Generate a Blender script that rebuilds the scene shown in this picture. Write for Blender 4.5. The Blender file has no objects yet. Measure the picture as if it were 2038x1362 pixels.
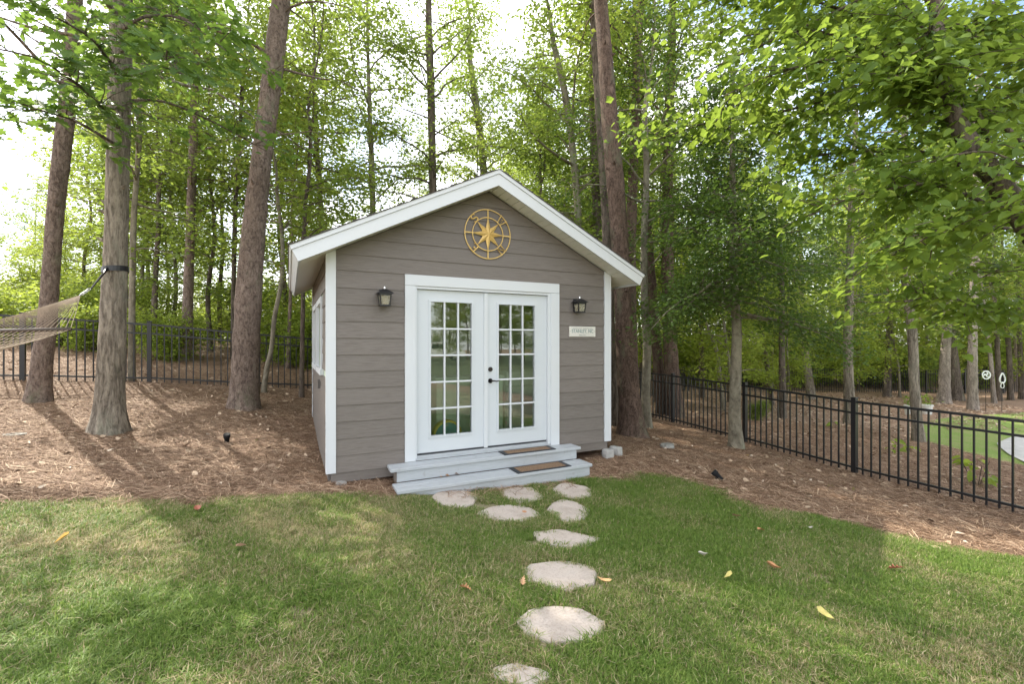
import bpy, math, random
import numpy as np
from mathutils import Vector, Matrix, noise as mnoise

R = math.radians
random.seed(7)
S = bpy.context.scene
COL = S.collection

# ------------------------------------------------------------------ camera, sky, sun, exposure
F_PX, CX, HY, EYE = 909.0, 1019.0, 680.2, 1.6          # photograph: 2038 px wide
cam_d = bpy.data.cameras.new('camera')
cam_d.sensor_width = 36.0
cam_d.lens = F_PX / 2038.0 * 36.0
cam_d.clip_start = 0.05
cam_d.clip_end = 900.0
cam = bpy.data.objects.new('camera', cam_d)
COL.objects.link(cam)
cam.location = (0, 0, EYE)
cam.rotation_euler = (R(90), 0, 0)
S.camera = cam

SUN_AZ, SUN_EL = R(-51), R(47)                          # azimuth clockwise from +Y
world = bpy.data.worlds.new('World')
S.world = world
world.use_nodes = True
wn, wl = world.node_tree.nodes, world.node_tree.links
wn.clear()
w_out = wn.new('ShaderNodeOutputWorld')
w_bg = wn.new('ShaderNodeBackground')
w_bg.inputs['Strength'].default_value = 0.15
w_sky = wn.new('ShaderNodeTexSky')
w_sky.sky_type = 'NISHITA'
w_sky.sun_disc = False
w_sky.sun_elevation = SUN_EL
w_sky.sun_rotation = SUN_AZ
w_sky.air_density = 1.0
w_sky.dust_density = 1.6
w_tc = wn.new('ShaderNodeTexCoord')
w_map = wn.new('ShaderNodeMapping')
w_map.inputs['Scale'].default_value = (1.0, 1.0, 2.2)
w_noi = wn.new('ShaderNodeTexNoise')
w_noi.inputs['Scale'].default_value = 2.3
w_noi.inputs['Detail'].default_value = 7.0
w_noi.inputs['Roughness'].default_value = 0.58
w_rmp = wn.new('ShaderNodeValToRGB')
w_rmp.color_ramp.elements[0].position = 0.38
w_rmp.color_ramp.elements[1].position = 0.62
w_mix = wn.new('ShaderNodeMix')
w_mix.data_type = 'RGBA'
w_mix.inputs[7].default_value = (9.9, 9.7, 9.6, 1)
wl.new(w_tc.outputs['Generated'], w_map.inputs['Vector'])
wl.new(w_map.outputs['Vector'], w_noi.inputs['Vector'])
wl.new(w_noi.outputs['Fac'], w_rmp.inputs['Fac'])
wl.new(w_rmp.outputs['Color'], w_mix.inputs[0])
wl.new(w_sky.outputs['Color'], w_mix.inputs[6])
wl.new(w_mix.outputs[2], w_bg.inputs['Color'])
wl.new(w_bg.outputs['Background'], w_out.inputs['Surface'])

sun_d = bpy.data.lights.new('sun', 'SUN')
sun_d.energy = 3.5
sun_d.angle = R(0.55)
sun_d.color = (1.0, 0.94, 0.82)
sun = bpy.data.objects.new('sun', sun_d)
COL.objects.link(sun)
sdir = Vector((math.sin(SUN_AZ) * math.cos(SUN_EL), math.cos(SUN_AZ) * math.cos(SUN_EL), math.sin(SUN_EL)))
sun.location = sdir * 60
sun.rotation_euler = sdir.to_track_quat('Z', 'Y').to_euler()

S.view_settings.view_transform = 'Standard'
S.view_settings.look = 'None'
S.view_settings.exposure = 1.42
S.view_settings.gamma = 1.0
S.view_settings.use_curve_mapping = False
S.render.engine = 'CYCLES'
S.cycles.max_bounces = 6
S.cycles.diffuse_bounces = 4
S.cycles.glossy_bounces = 2
S.cycles.transmission_bounces = 4
S.cycles.transparent_max_bounces = 8
S.cycles.caustics_reflective = False
S.cycles.caustics_refractive = False
S.cycles.use_denoising = True
S.cycles.sample_clamp_indirect = 6.0

# ------------------------------------------------------------------ object helpers
def setp(o, label=None, cat=None, group=None, kind=None):
    if label: o['label'] = label
    if cat: o['category'] = cat
    if group: o['group'] = group
    if kind: o['kind'] = kind
    return o

def empty(name, loc, rz=0.0, label=None, cat=None, group=None):
    o = bpy.data.objects.new(name, None)
    COL.objects.link(o)
    o.location = loc
    o.rotation_euler = (0, 0, rz)
    o.empty_display_size = 0.2
    return setp(o, label, cat, group)

def link_obj(name, me, parent=None, loc=None, rot=None, scale=None, **kw):
    o = bpy.data.objects.new(name, me)
    COL.objects.link(o)
    if parent is not None: o.parent = parent
    if loc is not None: o.location = loc
    if rot is not None: o.rotation_euler = rot
    if scale is not None: o.scale = scale
    return setp(o, **kw)

def np_mesh(name, verts, faces, mats, midx=None, smooth=False):
    """faces: (n,k) int array, all polygons of k corners (or a list of such arrays)"""
    if not isinstance(faces, (list, tuple)): faces = [faces]
    faces = [np.asarray(f, np.int32) for f in faces if len(f)]
    me = bpy.data.meshes.new(name)
    verts = np.asarray(verts, np.float32)
    me.vertices.add(len(verts))
    me.vertices.foreach_set('co', verts.ravel())
    nl = sum(f.size for f in faces); nf = sum(len(f) for f in faces)
    me.loops.add(nl)
    me.polygons.add(nf)
    me.loops.foreach_set('vertex_index', np.concatenate([f.ravel() for f in faces]))
    tot = np.concatenate([np.full(len(f), f.shape[1], np.int32) for f in faces])
    st = np.concatenate([[0], np.cumsum(tot)[:-1]]).astype(np.int32)
    me.polygons.foreach_set('loop_start', st)
    me.polygons.foreach_set('loop_total', tot)
    for m in mats: me.materials.append(m)
    if midx is not None: me.polygons.foreach_set('material_index', np.asarray(midx, np.int32))
    me.polygons.foreach_set('use_smooth', np.full(nf, smooth, bool))
    me.update(calc_edges=True)
    me.validate()
    return me

class MB:
    """collects simple solids into one mesh"""
    def __init__(s): s.v = []; s.f = []; s.m = []
    def add(s, vs, fs, m=0):
        b = len(s.v)
        s.v += [tuple(v) for v in vs]
        s.f += [tuple(b + i for i in f) for f in fs]
        s.m += [m] * len(fs)
    def box(s, x0, x1, y0, y1, z0, z1, m=0):
        s.add([(x0,y0,z0),(x1,y0,z0),(x1,y1,z0),(x0,y1,z0),(x0,y0,z1),(x1,y0,z1),(x1,y1,z1),(x0,y1,z1)],
              [(0,3,2,1),(4,5,6,7),(0,1,5,4),(1,2,6,5),(2,3,7,6),(3,0,4,7)], m)
    def bev(s, x0, x1, y0, y1, z0, z1, b=0.004, m=0):
        """box whose top and front edges are chamfered"""
        xs = [(x0+b, x1-b, y0+b, y1-b, z0), (x0, x1, y0, y1, z0+b), (x0, x1, y0, y1, z1-b), (x0+b, x1-b, y0+b, y1-b, z1)]
        vs = []
        for a, c, d, e, z in xs: vs += [(a,d,z),(c,d,z),(c,e,z),(a,e,z)]
        fs = [(3,2,1,0),(12,13,14,15)]
        for r in range(3):
            for k in range(4):
                fs.append((r*4+k, r*4+(k+1)%4, r*4+4+(k+1)%4, r*4+4+k))
        s.add(vs, fs, m)
    def hexa(s, p, m=0):
        s.add(p, [(0,3,2,1),(4,5,6,7),(0,1,5,4),(1,2,6,5),(2,3,7,6),(3,0,4,7)], m)
    def tube(s, pts, rad, n=8, m=0, cap=True):
        pts = [Vector(p) for p in pts]
        if not isinstance(rad, (list, tuple)): rad = [rad] * len(pts)
        b = len(s.v); up = None
        for i, p in enumerate(pts):
            d = (pts[min(i+1, len(pts)-1)] - pts[max(i-1, 0)]).normalized()
            if up is None:
                up = d.orthogonal().normalized()
            else:
                up = (up - d * up.dot(d)).normalized()
            w = d.cross(up)
            for k in range(n):
                a = 2*math.pi*k/n
                s.v.append(tuple(p + (up*math.cos(a) + w*math.sin(a)) * rad[i]))
        for i in range(len(pts)-1):
            for k in range(n):
                s.f.append((b+i*n+k, b+i*n+(k+1)%n, b+(i+1)*n+(k+1)%n, b+(i+1)*n+k)); s.m.append(m)
        if cap:
            s.f.append(tuple(b+k for k in reversed(range(n)))); s.m.append(m)
            e = b+(len(pts)-1)*n
            s.f.append(tuple(e+k for k in range(n))); s.m.append(m)
    def lathe(s, prof, n=16, origin=(0,0,0), m=0):
        ox, oy, oz = origin; b = len(s.v)
        for r, z in prof:
            for k in range(n):
                a = 2*math.pi*k/n
                s.v.append((ox + r*math.cos(a), oy + r*math.sin(a), oz + z))
        for i in range(len(prof)-1):
            for k in range(n):
                s.f.append((b+i*n+k, b+i*n+(k+1)%n, b+(i+1)*n+(k+1)%n, b+(i+1)*n+k)); s.m.append(m)
        s.f.append(tuple(b+k for k in reversed(range(n)))); s.m.append(m)
        e = b+(len(prof)-1)*n
        s.f.append(tuple(e+k for k in range(n))); s.m.append(m)
    def prism(s, poly, y0f, y1f, m=0):
        """poly in x,z (counter-clockwise seen from -y); y0f(z) front, y1f(z) back"""
        n = len(poly)
        vs = [(x, y0f(z), z) for x, z in poly] + [(x, y1f(z), z) for x, z in poly]
        fs = [tuple(range(n)), tuple(reversed(range(n, 2*n)))]
        for k in range(n): fs.append((k, n+k, n+(k+1)%n, (k+1)%n))
        s.add(vs, fs, m)
    def mesh(s, name, mats, smooth=False):
        me = bpy.data.meshes.new(name)
        me.from_pydata(s.v, [], s.f)
        for m in (mats if isinstance(mats, (list, tuple)) else [mats]): me.materials.append(m)
        me.polygons.foreach_set('material_index', np.asarray(s.m, np.int32))
        if smooth: me.polygons.foreach_set('use_smooth', np.full(len(s.f), True, bool))
        me.update()
        return me
    def build(s, name, mats, parent=None, smooth=False, **kw):
        return link_obj(name, s.mesh(name, mats, smooth), parent, **kw)

# ------------------------------------------------------------------ materials
def mat(name, color=(0.5,0.5,0.5), rough=0.6, metal=0.0, spec=0.5):
    m = bpy.data.materials.new(name)
    m.use_nodes = True
    b = m.node_tree.nodes['Principled BSDF']
    b.inputs['Base Color'].default_value = (*color, 1)
    b.inputs['Roughness'].default_value = rough
    b.inputs['Metallic'].default_value = metal
    b.inputs['Specular IOR Level'].default_value = spec
    return m

class N:
    """tiny node helper"""
    def __init__(s, m):
        s.t = m.node_tree; s.n = s.t.nodes; s.l = s.t.links
        s.b = s.n.get('Principled BSDF')
    def new(s, typ, **kw):
        n = s.n.new(typ)
        for k, v in kw.items(): setattr(n, k, v)
        return n
    def link(s, a, b): s.l.new(a, b)
    def coord(s, kind='Object', scale=(1,1,1), rot=(0,0,0)):
        t = s.new('ShaderNodeTexCoord'); p = s.new('ShaderNodeMapping')
        p.inputs['Scale'].default_value = scale; p.inputs['Rotation'].default_value = rot
        s.link(t.outputs[kind], p.inputs['Vector']); return p.outputs['Vector']
    def world(s, scale=(1,1,1)):
        g = s.new('ShaderNodeNewGeometry'); p = s.new('ShaderNodeMapping')
        p.inputs['Scale'].default_value = scale
        s.link(g.outputs['Position'], p.inputs['Vector']); return p.outputs['Vector']
    def noise(s, vec, scale, detail=4, rough=0.55, dist=0.0):
        n = s.new('ShaderNodeTexNoise')
        n.inputs['Scale'].default_value = scale; n.inputs['Detail'].default_value = detail
        n.inputs['Roughness'].default_value = rough; n.inputs['Distortion'].default_value = dist
        s.link(vec, n.inputs['Vector']); return n.outputs['Fac']
    def ramp(s, fac, stops):
        r = s.new('ShaderNodeValToRGB'); e = r.color_ramp.elements
        while len(e) < len(stops): e.new(0.5)
        for i, (p, c) in enumerate(stops):
            e[i].position = p
            e[i].color = (*c, 1) if isinstance(c, (tuple, list)) else (c, c, c, 1)
        s.link(fac, r.inputs['Fac']); return r.outputs['Color']
    def mix(s, fac, a, b, blend='MIX'):
        m = s.new('ShaderNodeMix'); m.data_type = 'RGBA'; m.blend_type = blend
        for v, i in ((fac, 0), (a, 6), (b, 7)):
            if isinstance(v, (int, float)): m.inputs[i].default_value = v
            elif isinstance(v, (tuple, list)): m.inputs[i].default_value = (*v, 1)
            else: s.link(v, m.inputs[i])
        return m.outputs[2]
    def bump(s, h, strength=0.3, dist=0.01):
        b = s.new('ShaderNodeBump')
        b.inputs['Strength'].default_value = strength; b.inputs['Distance'].default_value = dist
        s.link(h, b.inputs['Height']); s.link(b.outputs['Normal'], s.b.inputs['Normal'])
    def color(s, c): s.link(c, s.b.inputs['Base Color'])
    def objrand(s):
        o = s.new('ShaderNodeObjectInfo'); return o.outputs['Random']

def siding_mat():
    m = mat('siding_paint', (0.2,0.18,0.165), 0.62); k = N(m)
    v = k.coord('Object', (1.1, 14, 14))
    g = k.noise(v, 5.0, 6, 0.6, 0.6)
    big = k.noise(k.world((0.6,0.6,1.4)), 1.2, 3)
    a = k.ramp(g, [(0.30, (0.122,0.103,0.088)), (0.50, (0.168,0.145,0.126)), (0.68, (0.192,0.169,0.149))])
    c = k.mix(k.ramp(big, [(0.3, 0.0), (0.7, 0.6)]), a, (0.170,0.149,0.131))
    r = k.ramp(k.objrand(), [(0, (0.93,0.93,0.93)), (1, (1.05,1.05,1.06))])
    k.color(k.mix(1.0, c, r, 'MULTIPLY'))
    k.bump(g, 0.6, 0.005)
    return m

def paint_mat(name, col, dirt=(0.55,0.55,0.5), amt=0.35, rough=0.45, grain=(3,40,3)):
    m = mat(name, col, rough); k = N(m)
    n1 = k.noise(k.world((1,1,1)), 2.2, 5, 0.65)
    f = k.ramp(n1, [(0.45, 0.0), (0.85, amt)])
    k.color(k.mix(f, col, dirt))
    k.bump(k.noise(k.coord('Object', grain), 12, 3), 0.08, 0.002)
    return m

def step_mat():
    m = mat('step_paint', (0.46,0.5,0.53), 0.55); k = N(m)
    g = k.noise(k.coord('Object', (0.9, 22, 22)), 6, 6, 0.65, 0.5)
    a = k.ramp(g, [(0.3, (0.34,0.362,0.375)), (0.55, (0.43,0.452,0.465)), (0.75, (0.47,0.49,0.498))])
    w = k.ramp(k.noise(k.world((3,3,3)), 3.5, 6, 0.7), [(0.60, 0.0), (0.74, 0.55)])
    k.color(k.mix(w, a, (0.27,0.245,0.22)))
    k.bump(g, 0.25, 0.003)
    return m

def bark_mat(name, c_dark, c_mid, c_light, zs=0.22, sc=22, moss=None, bump=0.9, plates=False):
    m = mat(name, c_mid, 0.9, spec=0.2); k = N(m)
    v = k.coord('Object', (1, 1, zs))
    nz = k.noise(v, sc*0.35, 6, 0.65, 0.8)
    r1 = k.noise(v, sc*0.62, 7, 0.68, 1.1)
    r2 = k.noise(k.coord('Object', (1, 1, zs*2.4)), sc*1.1, 6, 0.7, 0.6)
    crack = k.mix(0.38, k.ramp(r1, [(0.38, 0.0), (0.55, 1.0)]), k.ramp(r2, [(0.36, 0.0), (0.56, 1.0)]))
    fine = k.noise(k.coord('Object', (1,1,0.5)), 55, 5, 0.7)
    base = k.ramp(nz, [(0.35, c_mid), (0.68, c_light)])
    base = k.mix(k.ramp(fine, [(0.35, 0.0), (0.7, 0.45)]), base, c_light)
    col = k.mix(crack, c_dark, base)
    pt = k.ramp(k.noise(k.coord('Object', (1,1,0.4)), 2.6, 5, 0.7, 0.5), [(0.3, 0.72), (0.7, 1.12)])
    col = k.mix(1.0, col, pt, 'MULTIPLY')
    if moss:
        mm = k.ramp(k.noise(k.coord('Object', (1,1,0.35)), 3.2, 5, 0.7), [(0.55, 0.0), (0.68, 0.75)])
        col = k.mix(mm, col, moss)
    k.color(col)
    h = k.mix(0.35, crack, fine)
    k.bump(h, bump, 0.025)
    return m

def leaf_mat(name, dark, light, trans=(0.25,0.42,0.05), tfac=0.42, rough=0.5, yellow=None):
    m = mat(name, dark, rough, spec=0.22); k = N(m)
    g = k.new('ShaderNodeNewGeometry')
    rp = g.outputs['Random Per Island']
    add = k.new('ShaderNodeMath'); add.operation = 'MULTIPLY_ADD'
    add.inputs[1].default_value = 0.35; k.link(k.objrand(), add.inputs[0]); 
    sc = k.new('ShaderNodeMath'); sc.operation = 'MULTIPLY'; sc.inputs[1].default_value = 0.75
    k.link(rp, sc.inputs[0]); k.link(sc.outputs[0], add.inputs[2])
    stops = [(0.0, dark), (0.85, light)]
    if yellow: stops.append((1.0, yellow))
    col = k.ramp(add.outputs[0], stops)
    k.color(col)
    tr = k.new('ShaderNodeBsdfTranslucent')
    tc = k.mix(0.62, col, trans)
    k.link(tc, tr.inputs['Color'])
    mx = k.new('ShaderNodeMixShader'); mx.inputs[0].default_value = tfac
    out = k.n['Material Output']
    k.link(k.b.outputs[0], mx.inputs[1]); k.link(tr.outputs[0], mx.inputs[2])
    k.link(mx.outputs[0], out.inputs['Surface'])
    return m

def glass_mat():
    m = bpy.data.materials.new('window_glass'); m.use_nodes = True
    k = N(m); k.n.remove(k.b)
    t = k.new('ShaderNodeBsdfTransparent'); t.inputs['Color'].default_value = (0.86,0.92,0.88,1)
    g = k.new('ShaderNodeBsdfGlossy'); g.inputs['Roughness'].default_value = 0.0
    fr = k.new('ShaderNodeFresnel'); fr.inputs['IOR'].default_value = 1.5
    ma = k.new('ShaderNodeMath'); ma.operation = 'MULTIPLY_ADD'
    ma.inputs[1].default_value = 1.5; ma.inputs[2].default_value = 0.05
    ma.use_clamp = True
    k.link(fr.outputs[0], ma.inputs[0])
    mx = k.new('ShaderNodeMixShader')
    k.link(ma.outputs[0], mx.inputs[0]); k.link(t.outputs[0], mx.inputs[1]); k.link(g.outputs[0], mx.inputs[2])
    k.link(mx.outputs[0], k.n['Material Output'].inputs['Surface'])
    return m

M = {}
M['siding'] = siding_mat()
M['trim'] = paint_mat('white_trim', (0.61,0.635,0.655), (0.62,0.62,0.58), 0.25)
M['door'] = paint_mat('door_paint', (0.575,0.61,0.635), (0.66,0.67,0.66), 0.3, 0.35)
M['soffit'] = paint_mat('soffit_vinyl', (0.74,0.74,0.69), (0.6,0.58,0.5), 0.35, 0.5)
M['step'] = step_mat()
M['step_side'] = paint_mat('step_side_wood', (0.25,0.22,0.19), (0.15,0.12,0.1), 0.5, 0.7)
M['glass'] = glass_mat()
M['black'] = mat('black_metal', (0.012,0.012,0.014), 0.38, 0.0, 0.5)
M['bronze'] = mat('oiled_bronze', (0.05,0.042,0.038), 0.35, 0.7)
M['chrome'] = mat('bright_metal', (0.75,0.74,0.72), 0.25, 1.0)
M['interior'] = paint_mat('sage_wall', (0.52,0.60,0.46), (0.45,0.52,0.4), 0.3, 0.7)
M['int_floor'] = paint_mat('inside_floor', (0.24,0.17,0.11), (0.12,0.08,0.05), 0.5, 0.6)
M['int_white'] = mat('inside_white', (0.6,0.62,0.58), 0.6)
M['lampglass'] = mat('lamp_glass', (0.82,0.76,0.62), 0.25)
def m_lglass():
    m = bpy.data.materials.new('seeded_glass'); m.use_nodes = True
    k = N(m); k.b.inputs['Base Color'].default_value = (0.42,0.40,0.33,1); k.b.inputs['Roughness'].default_value = 0.15
    t = k.new('ShaderNodeBsdfTransparent'); t.inputs['Color'].default_value = (0.95,0.92,0.82,1)
    mx = k.new('ShaderNodeMixShader'); k.link(k.ramp(k.noise(k.coord('Object'), 60, 3), [(0.35, 0.35), (0.65, 0.75)]), mx.inputs[0])
    k.link(k.b.outputs[0], mx.inputs[1]); k.link(t.outputs[0], mx.inputs[2]); k.link(mx.outputs[0], k.n['Material Output'].inputs['Surface'])
    return m
M['lglass'] = m_lglass()
M['bulb'] = mat('lamp_bulb', (0.85,0.8,0.7), 0.3)
def m_gold():
    m = mat('gold_metal', (0.62,0.42,0.13), 0.4, 0.25); k = N(m)
    k.color(k.mix(k.ramp(k.noise(k.coord('Object'), 40, 4, 0.7), [(0.4, 0.0), (0.75, 0.7)]), (0.72,0.50,0.17), (0.45,0.27,0.08)))
    k.bump(k.noise(k.coord('Object'), 90, 3), 0.25, 0.003)
    return m
M['gold'] = m_gold()
def m_shingle():
    m = mat('roof_shingle', (0.06,0.055,0.05), 0.95); k = N(m)
    k.color(k.ramp(k.noise(k.coord('Object'), 60, 4, 0.7), [(0.3, (0.03,0.028,0.026)), (0.7, (0.1,0.09,0.08))]))
    return m
M['shingle'] = m_shingle()
def m_concrete(name='concrete', a=(0.34,0.33,0.31), b=(0.5,0.49,0.46)):
    m = mat(name, a, 0.9); k = N(m)
    v = k.coord('Object')
    k.color(k.mix(k.ramp(k.noise(v, 90, 3, 0.8), [(0.35, 0.25), (0.65, 0.0)]), k.ramp(k.noise(v, 7, 6, 0.65), [(0.3, a), (0.7, b)]), (0.16,0.15,0.13)))
    k.bump(k.noise(v, 40, 6, 0.7), 0.5, 0.006)
    return m
M['concrete'] = m_concrete()
def m_stone():
    m = mat('flagstone', (0.5,0.42,0.36), 0.85); k = N(m)
    v = k.world((1,1,1))
    c = k.ramp(k.noise(v, 6, 6, 0.65), [(0.3, (0.41,0.345,0.29)), (0.55, (0.53,0.455,0.39)), (0.75, (0.48,0.425,0.37))])
    c = k.mix(k.ramp(k.noise(v, 70, 3, 0.7), [(0.36, 0.5), (0.5, 0.0)]), c, (0.33,0.26,0.21))
    k.color(c)
    k.bump(k.noise(v, 14, 8, 0.75), 1.0, 0.018)
    return m
M['stone'] = m_stone()
M['rock'] = m_concrete('grey_rock', (0.2,0.19,0.17), (0.36,0.35,0.31))
def m_coir():
    m = mat('coir', (0.2,0.12,0.06), 1.0); k = N(m)
    v = k.coord('Object')
    k.color(k.ramp(k.noise(v, 110, 3, 0.8), [(0.3, (0.09,0.055,0.03)), (0.6, (0.30,0.19,0.11)), (0.8, (0.38,0.26,0.16))]))
    k.bump(k.noise(v, 160, 2, 0.8), 1.0, 0.01)
    return m
M['coir'] = m_coir()
M['rubber'] = mat('mat_rubber', (0.018,0.02,0.024), 0.55)
M['pine_bark'] = bark_mat('pine_bark', (0.075,0.052,0.042), (0.225,0.165,0.13), (0.35,0.275,0.225), 0.42, 34, (0.2,0.2,0.13))
M['red_bark'] = bark_mat('red_pine_bark', (0.045,0.03,0.024), (0.15,0.098,0.073), (0.235,0.165,0.128), 0.42, 34, (0.15,0.15,0.095))
M['oak_bark'] = bark_mat('oak_bark', (0.085,0.068,0.052), (0.25,0.21,0.165), (0.42,0.365,0.29), 0.14, 30, (0.21,0.21,0.155))
M['grey_bark'] = bark_mat('grey_bark', (0.10,0.085,0.06), (0.23,0.20,0.145), (0.34,0.31,0.235), 0.5, 9, (0.26,0.27,0.185), 0.3)
M['dark_bark'] = bark_mat('dark_bark', (0.04,0.031,0.025), (0.145,0.115,0.09), (0.23,0.185,0.148), 0.2, 25, (0.12,0.13,0.075))
M['pale_bark'] = bark_mat('pale_bark', (0.13,0.105,0.085), (0.30,0.25,0.21), (0.43,0.37,0.31), 0.25, 24, None)
M['twig'] = mat('twig_bark', (0.085,0.065,0.05), 0.9)
M['leaf_mid'] = leaf_mat('leaf_mid', (0.065,0.11,0.022), (0.15,0.22,0.038), (0.44,0.56,0.085), 0.48, yellow=(0.27,0.26,0.055))
M['leaf_bright'] = leaf_mat('leaf_bright', (0.10,0.155,0.022), (0.23,0.31,0.045), (0.56,0.66,0.10), 0.5, yellow=(0.33,0.33,0.07))
M['leaf_dark'] = leaf_mat('leaf_dark', (0.03,0.062,0.016), (0.075,0.125,0.03), (0.26,0.42,0.06), 0.36, 0.38)
M['leaf_oak'] = leaf_mat('leaf_oak', (0.045,0.10,0.035), (0.085,0.155,0.045), (0.33,0.5,0.06), 0.42, yellow=(0.17,0.25,0.05))
M['leaf_heart'] = leaf_mat('leaf_heart', (0.058,0.112,0.022), (0.13,0.20,0.032), (0.42,0.56,0.075), 0.48, 0.5, yellow=(0.24,0.3,0.05))
M['needle'] = leaf_mat('pine_needle', (0.05,0.085,0.025), (0.12,0.15,0.04), (0.3,0.38,0.08), 0.35)
def m_ground():
    m = mat('pine_straw_floor', (0.2,0.13,0.09), 1.0); k = N(m)
    v = k.world((1,1,1))
    a = k.ramp(k.noise(v, 38, 6, 0.75, 0.6), [(0.28, (0.10,0.057,0.034)), (0.5, (0.235,0.146,0.09)), (0.72, (0.39,0.26,0.17))])
    b = k.ramp(k.noise(v, 9, 6, 0.7), [(0.3, (0.16,0.093,0.057)), (0.7, (0.35,0.223,0.142))])
    c = k.mix(0.4, a, b)
    far = k.ramp(k.noise(v, 0.7, 4), [(0.4, 0.0), (0.7, 0.35)])
    k.color(k.mix(far, c, (0.28,0.21,0.15)))
    k.bump(k.noise(v, 60, 5, 0.8), 0.8, 0.02)
    return m
M['ground'] = m_ground()
def m_lawn():
    m = mat('lawn_soil', (0.08,0.09,0.035), 1.0); k = N(m)
    v = k.world((1,1,1))
    a = k.ramp(k.noise(v, 30, 6, 0.8), [(0.3, (0.08,0.085,0.035)), (0.7, (0.21,0.19,0.10))])
    b = k.ramp(k.noise(v, 1.3, 5, 0.65), [(0.42, 0.0), (0.62, 0.6)])
    k.color(k.mix(b, a, (0.36,0.29,0.18)))
    return m
M['lawn'] = m_lawn()
def m_far_lawn():
    m = mat('far_lawn', (0.1,0.19,0.03), 1.0); k = N(m)
    v = k.world((1,1,1))
    k.color(k.mix(k.ramp(k.noise(v, 1.1, 5, 0.7), [(0.45, 0.0), (0.65, 0.6)]),
            k.ramp(k.noise(v, 25, 6, 0.8), [(0.3, (0.13,0.215,0.03)), (0.7, (0.26,0.35,0.07))]), (0.3,0.27,0.12)))
    k.bump(k.noise(v, 60, 4, 0.8), 1.0, 0.03)
    return m
M['far_lawn'] = m_far_lawn()
M['street_lawn'] = paint_mat('street_lawn', (0.10,0.125,0.06), (0.2,0.17,0.11), 0.6, 1.0)
def m_grass():
    m = mat('grass_blade', (0.06,0.13,0.03), 0.5, spec=0.3); k = N(m)
    g = k.new('ShaderNodeNewGeometry')
    at = k.new('ShaderNodeAttribute'); at.attribute_type = 'INSTANCER'; at.attribute_name = 'dry'
    green = k.ramp(g.outputs['Random Per Island'], [(0.0, (0.09,0.16,0.026)), (0.6, (0.18,0.275,0.052)), (1.0, (0.27,0.35,0.08))])
    dry = k.ramp(g.outputs['Random Per Island'], [(0.0, (0.26,0.22,0.095)), (0.5, (0.50,0.41,0.23)), (1.0, (0.62,0.52,0.34))])
    sub = k.new('ShaderNodeMath'); sub.operation = 'MULTIPLY_ADD'
    sub.inputs[1].default_value = 7.31; sub.inputs[2].default_value = 0.11
    k.link(g.outputs['Random Per Island'], sub.inputs[0])
    fr = k.new('ShaderNodeMath'); fr.operation = 'FRACT'; k.link(sub.outputs[0], fr.inputs[0])
    lt = k.new('ShaderNodeMath'); lt.operation = 'LESS_THAN'
    k.link(fr.outputs[0], lt.inputs[0]); k.link(at.outputs['Fac'], lt.inputs[1])
    col = k.mix(lt.outputs[0], green, dry)
    k.color(col)
    tr = k.new('ShaderNodeBsdfTranslucent'); k.link(col, tr.inputs['Color'])
    mx = k.new('ShaderNodeMixShader'); mx.inputs[0].default_value = 0.42
    k.link(k.b.outputs[0], mx.inputs[1]); k.link(tr.outputs[0], mx.inputs[2])
    k.link(mx.outputs[0], k.n['Material Output'].inputs['Surface'])
    return m
M['grass'] = m_grass()
def m_island(name, stops, rough=0.9):
    m = mat(name, stops[0][1], rough, spec=0.25); k = N(m)
    g = k.new('ShaderNodeNewGeometry')
    k.color(k.ramp(g.outputs['Random Per Island'], stops))
    return m
M['straw'] = m_island('pine_straw', [(0.0, (0.10,0.052,0.028)), (0.4, (0.245,0.15,0.092)), (0.75, (0.41,0.275,0.18)), (1.0, (0.6,0.45,0.31))], 0.7)
M['litter'] = m_island('leaf_litter', [(0.0, (0.15,0.09,0.055)), (0.4, (0.31,0.21,0.14)), (0.75, (0.48,0.36,0.25)), (1.0, (0.62,0.52,0.41))], 0.8)

# ------------------------------------------------------------------ terrain
CTRL = np.array([
    (0,0,0.0),(0,2.5,-0.03),(-2.2,2.0,0.10),(2.7,2.4,-0.2),(-4.4,4.0,0.21),(4.9,4.4,-0.45),(0.7,5.1,-0.18),
    (-1.6,4.9,-0.06),(1.1,6.0,-0.25),(-1.24,4.98,-0.09),(-0.72,5.1,-0.165),(0.2,5.5,-0.21),(0.9,5.75,-0.24),(-2.1,5.1,-0.03),(1.5,6.9,-0.10),(-3.56,8.2,0.2),(-0.2,10.2,-0.02),
    (-8.57,8.0,0.91),(-7.05,8.88,0.80),(-6.15,9.5,0.67),(-4.58,10.25,0.5),(-2.6,11.4,0.33),(2.5,14.2,-0.33),
    (6.15,5.4,-0.51),(5.4,7.2,-0.52),(4.63,9.07,-0.44),(3.83,11.0,-0.38),(7.0,3.0,-0.45),
    (-5.48,6.2,0.36),(-7.6,7.3,0.62),(-4.7,8.0,0.4),(2.2,8.2,-0.14),(4.2,8.5,-0.40),
    (9.4,10.7,-0.75),(15,14,-0.92),(15,21,-0.95),(6,21,-0.8),(1,22,-0.15),(12,9,-0.85),(9,5,-0.75),(24,24,-1.0),
    (-8,14,1.25),(-14,14,1.6),(-9,20,1.5),(-3,20,0.8),(-16,26,1.8),(-11,5,0.9),(-8,1,0.3),(8,-2,-0.3),(-6,-8,0.0),(6,-10,-0.25),
    (0,-25,-0.2),(30,-26,-0.35),(20,-12,-0.35),(-30,0,1.0),(40,30,-1.0),(0,50,0.3),(-40,50,2.2),(45,60,-0.8),(-40,-40,0.2),(50,-40,-0.4),
    (95,110,0.0),(-95,110,2.0),(-95,-60,0.0),(95,-60,-0.4)], float)
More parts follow.
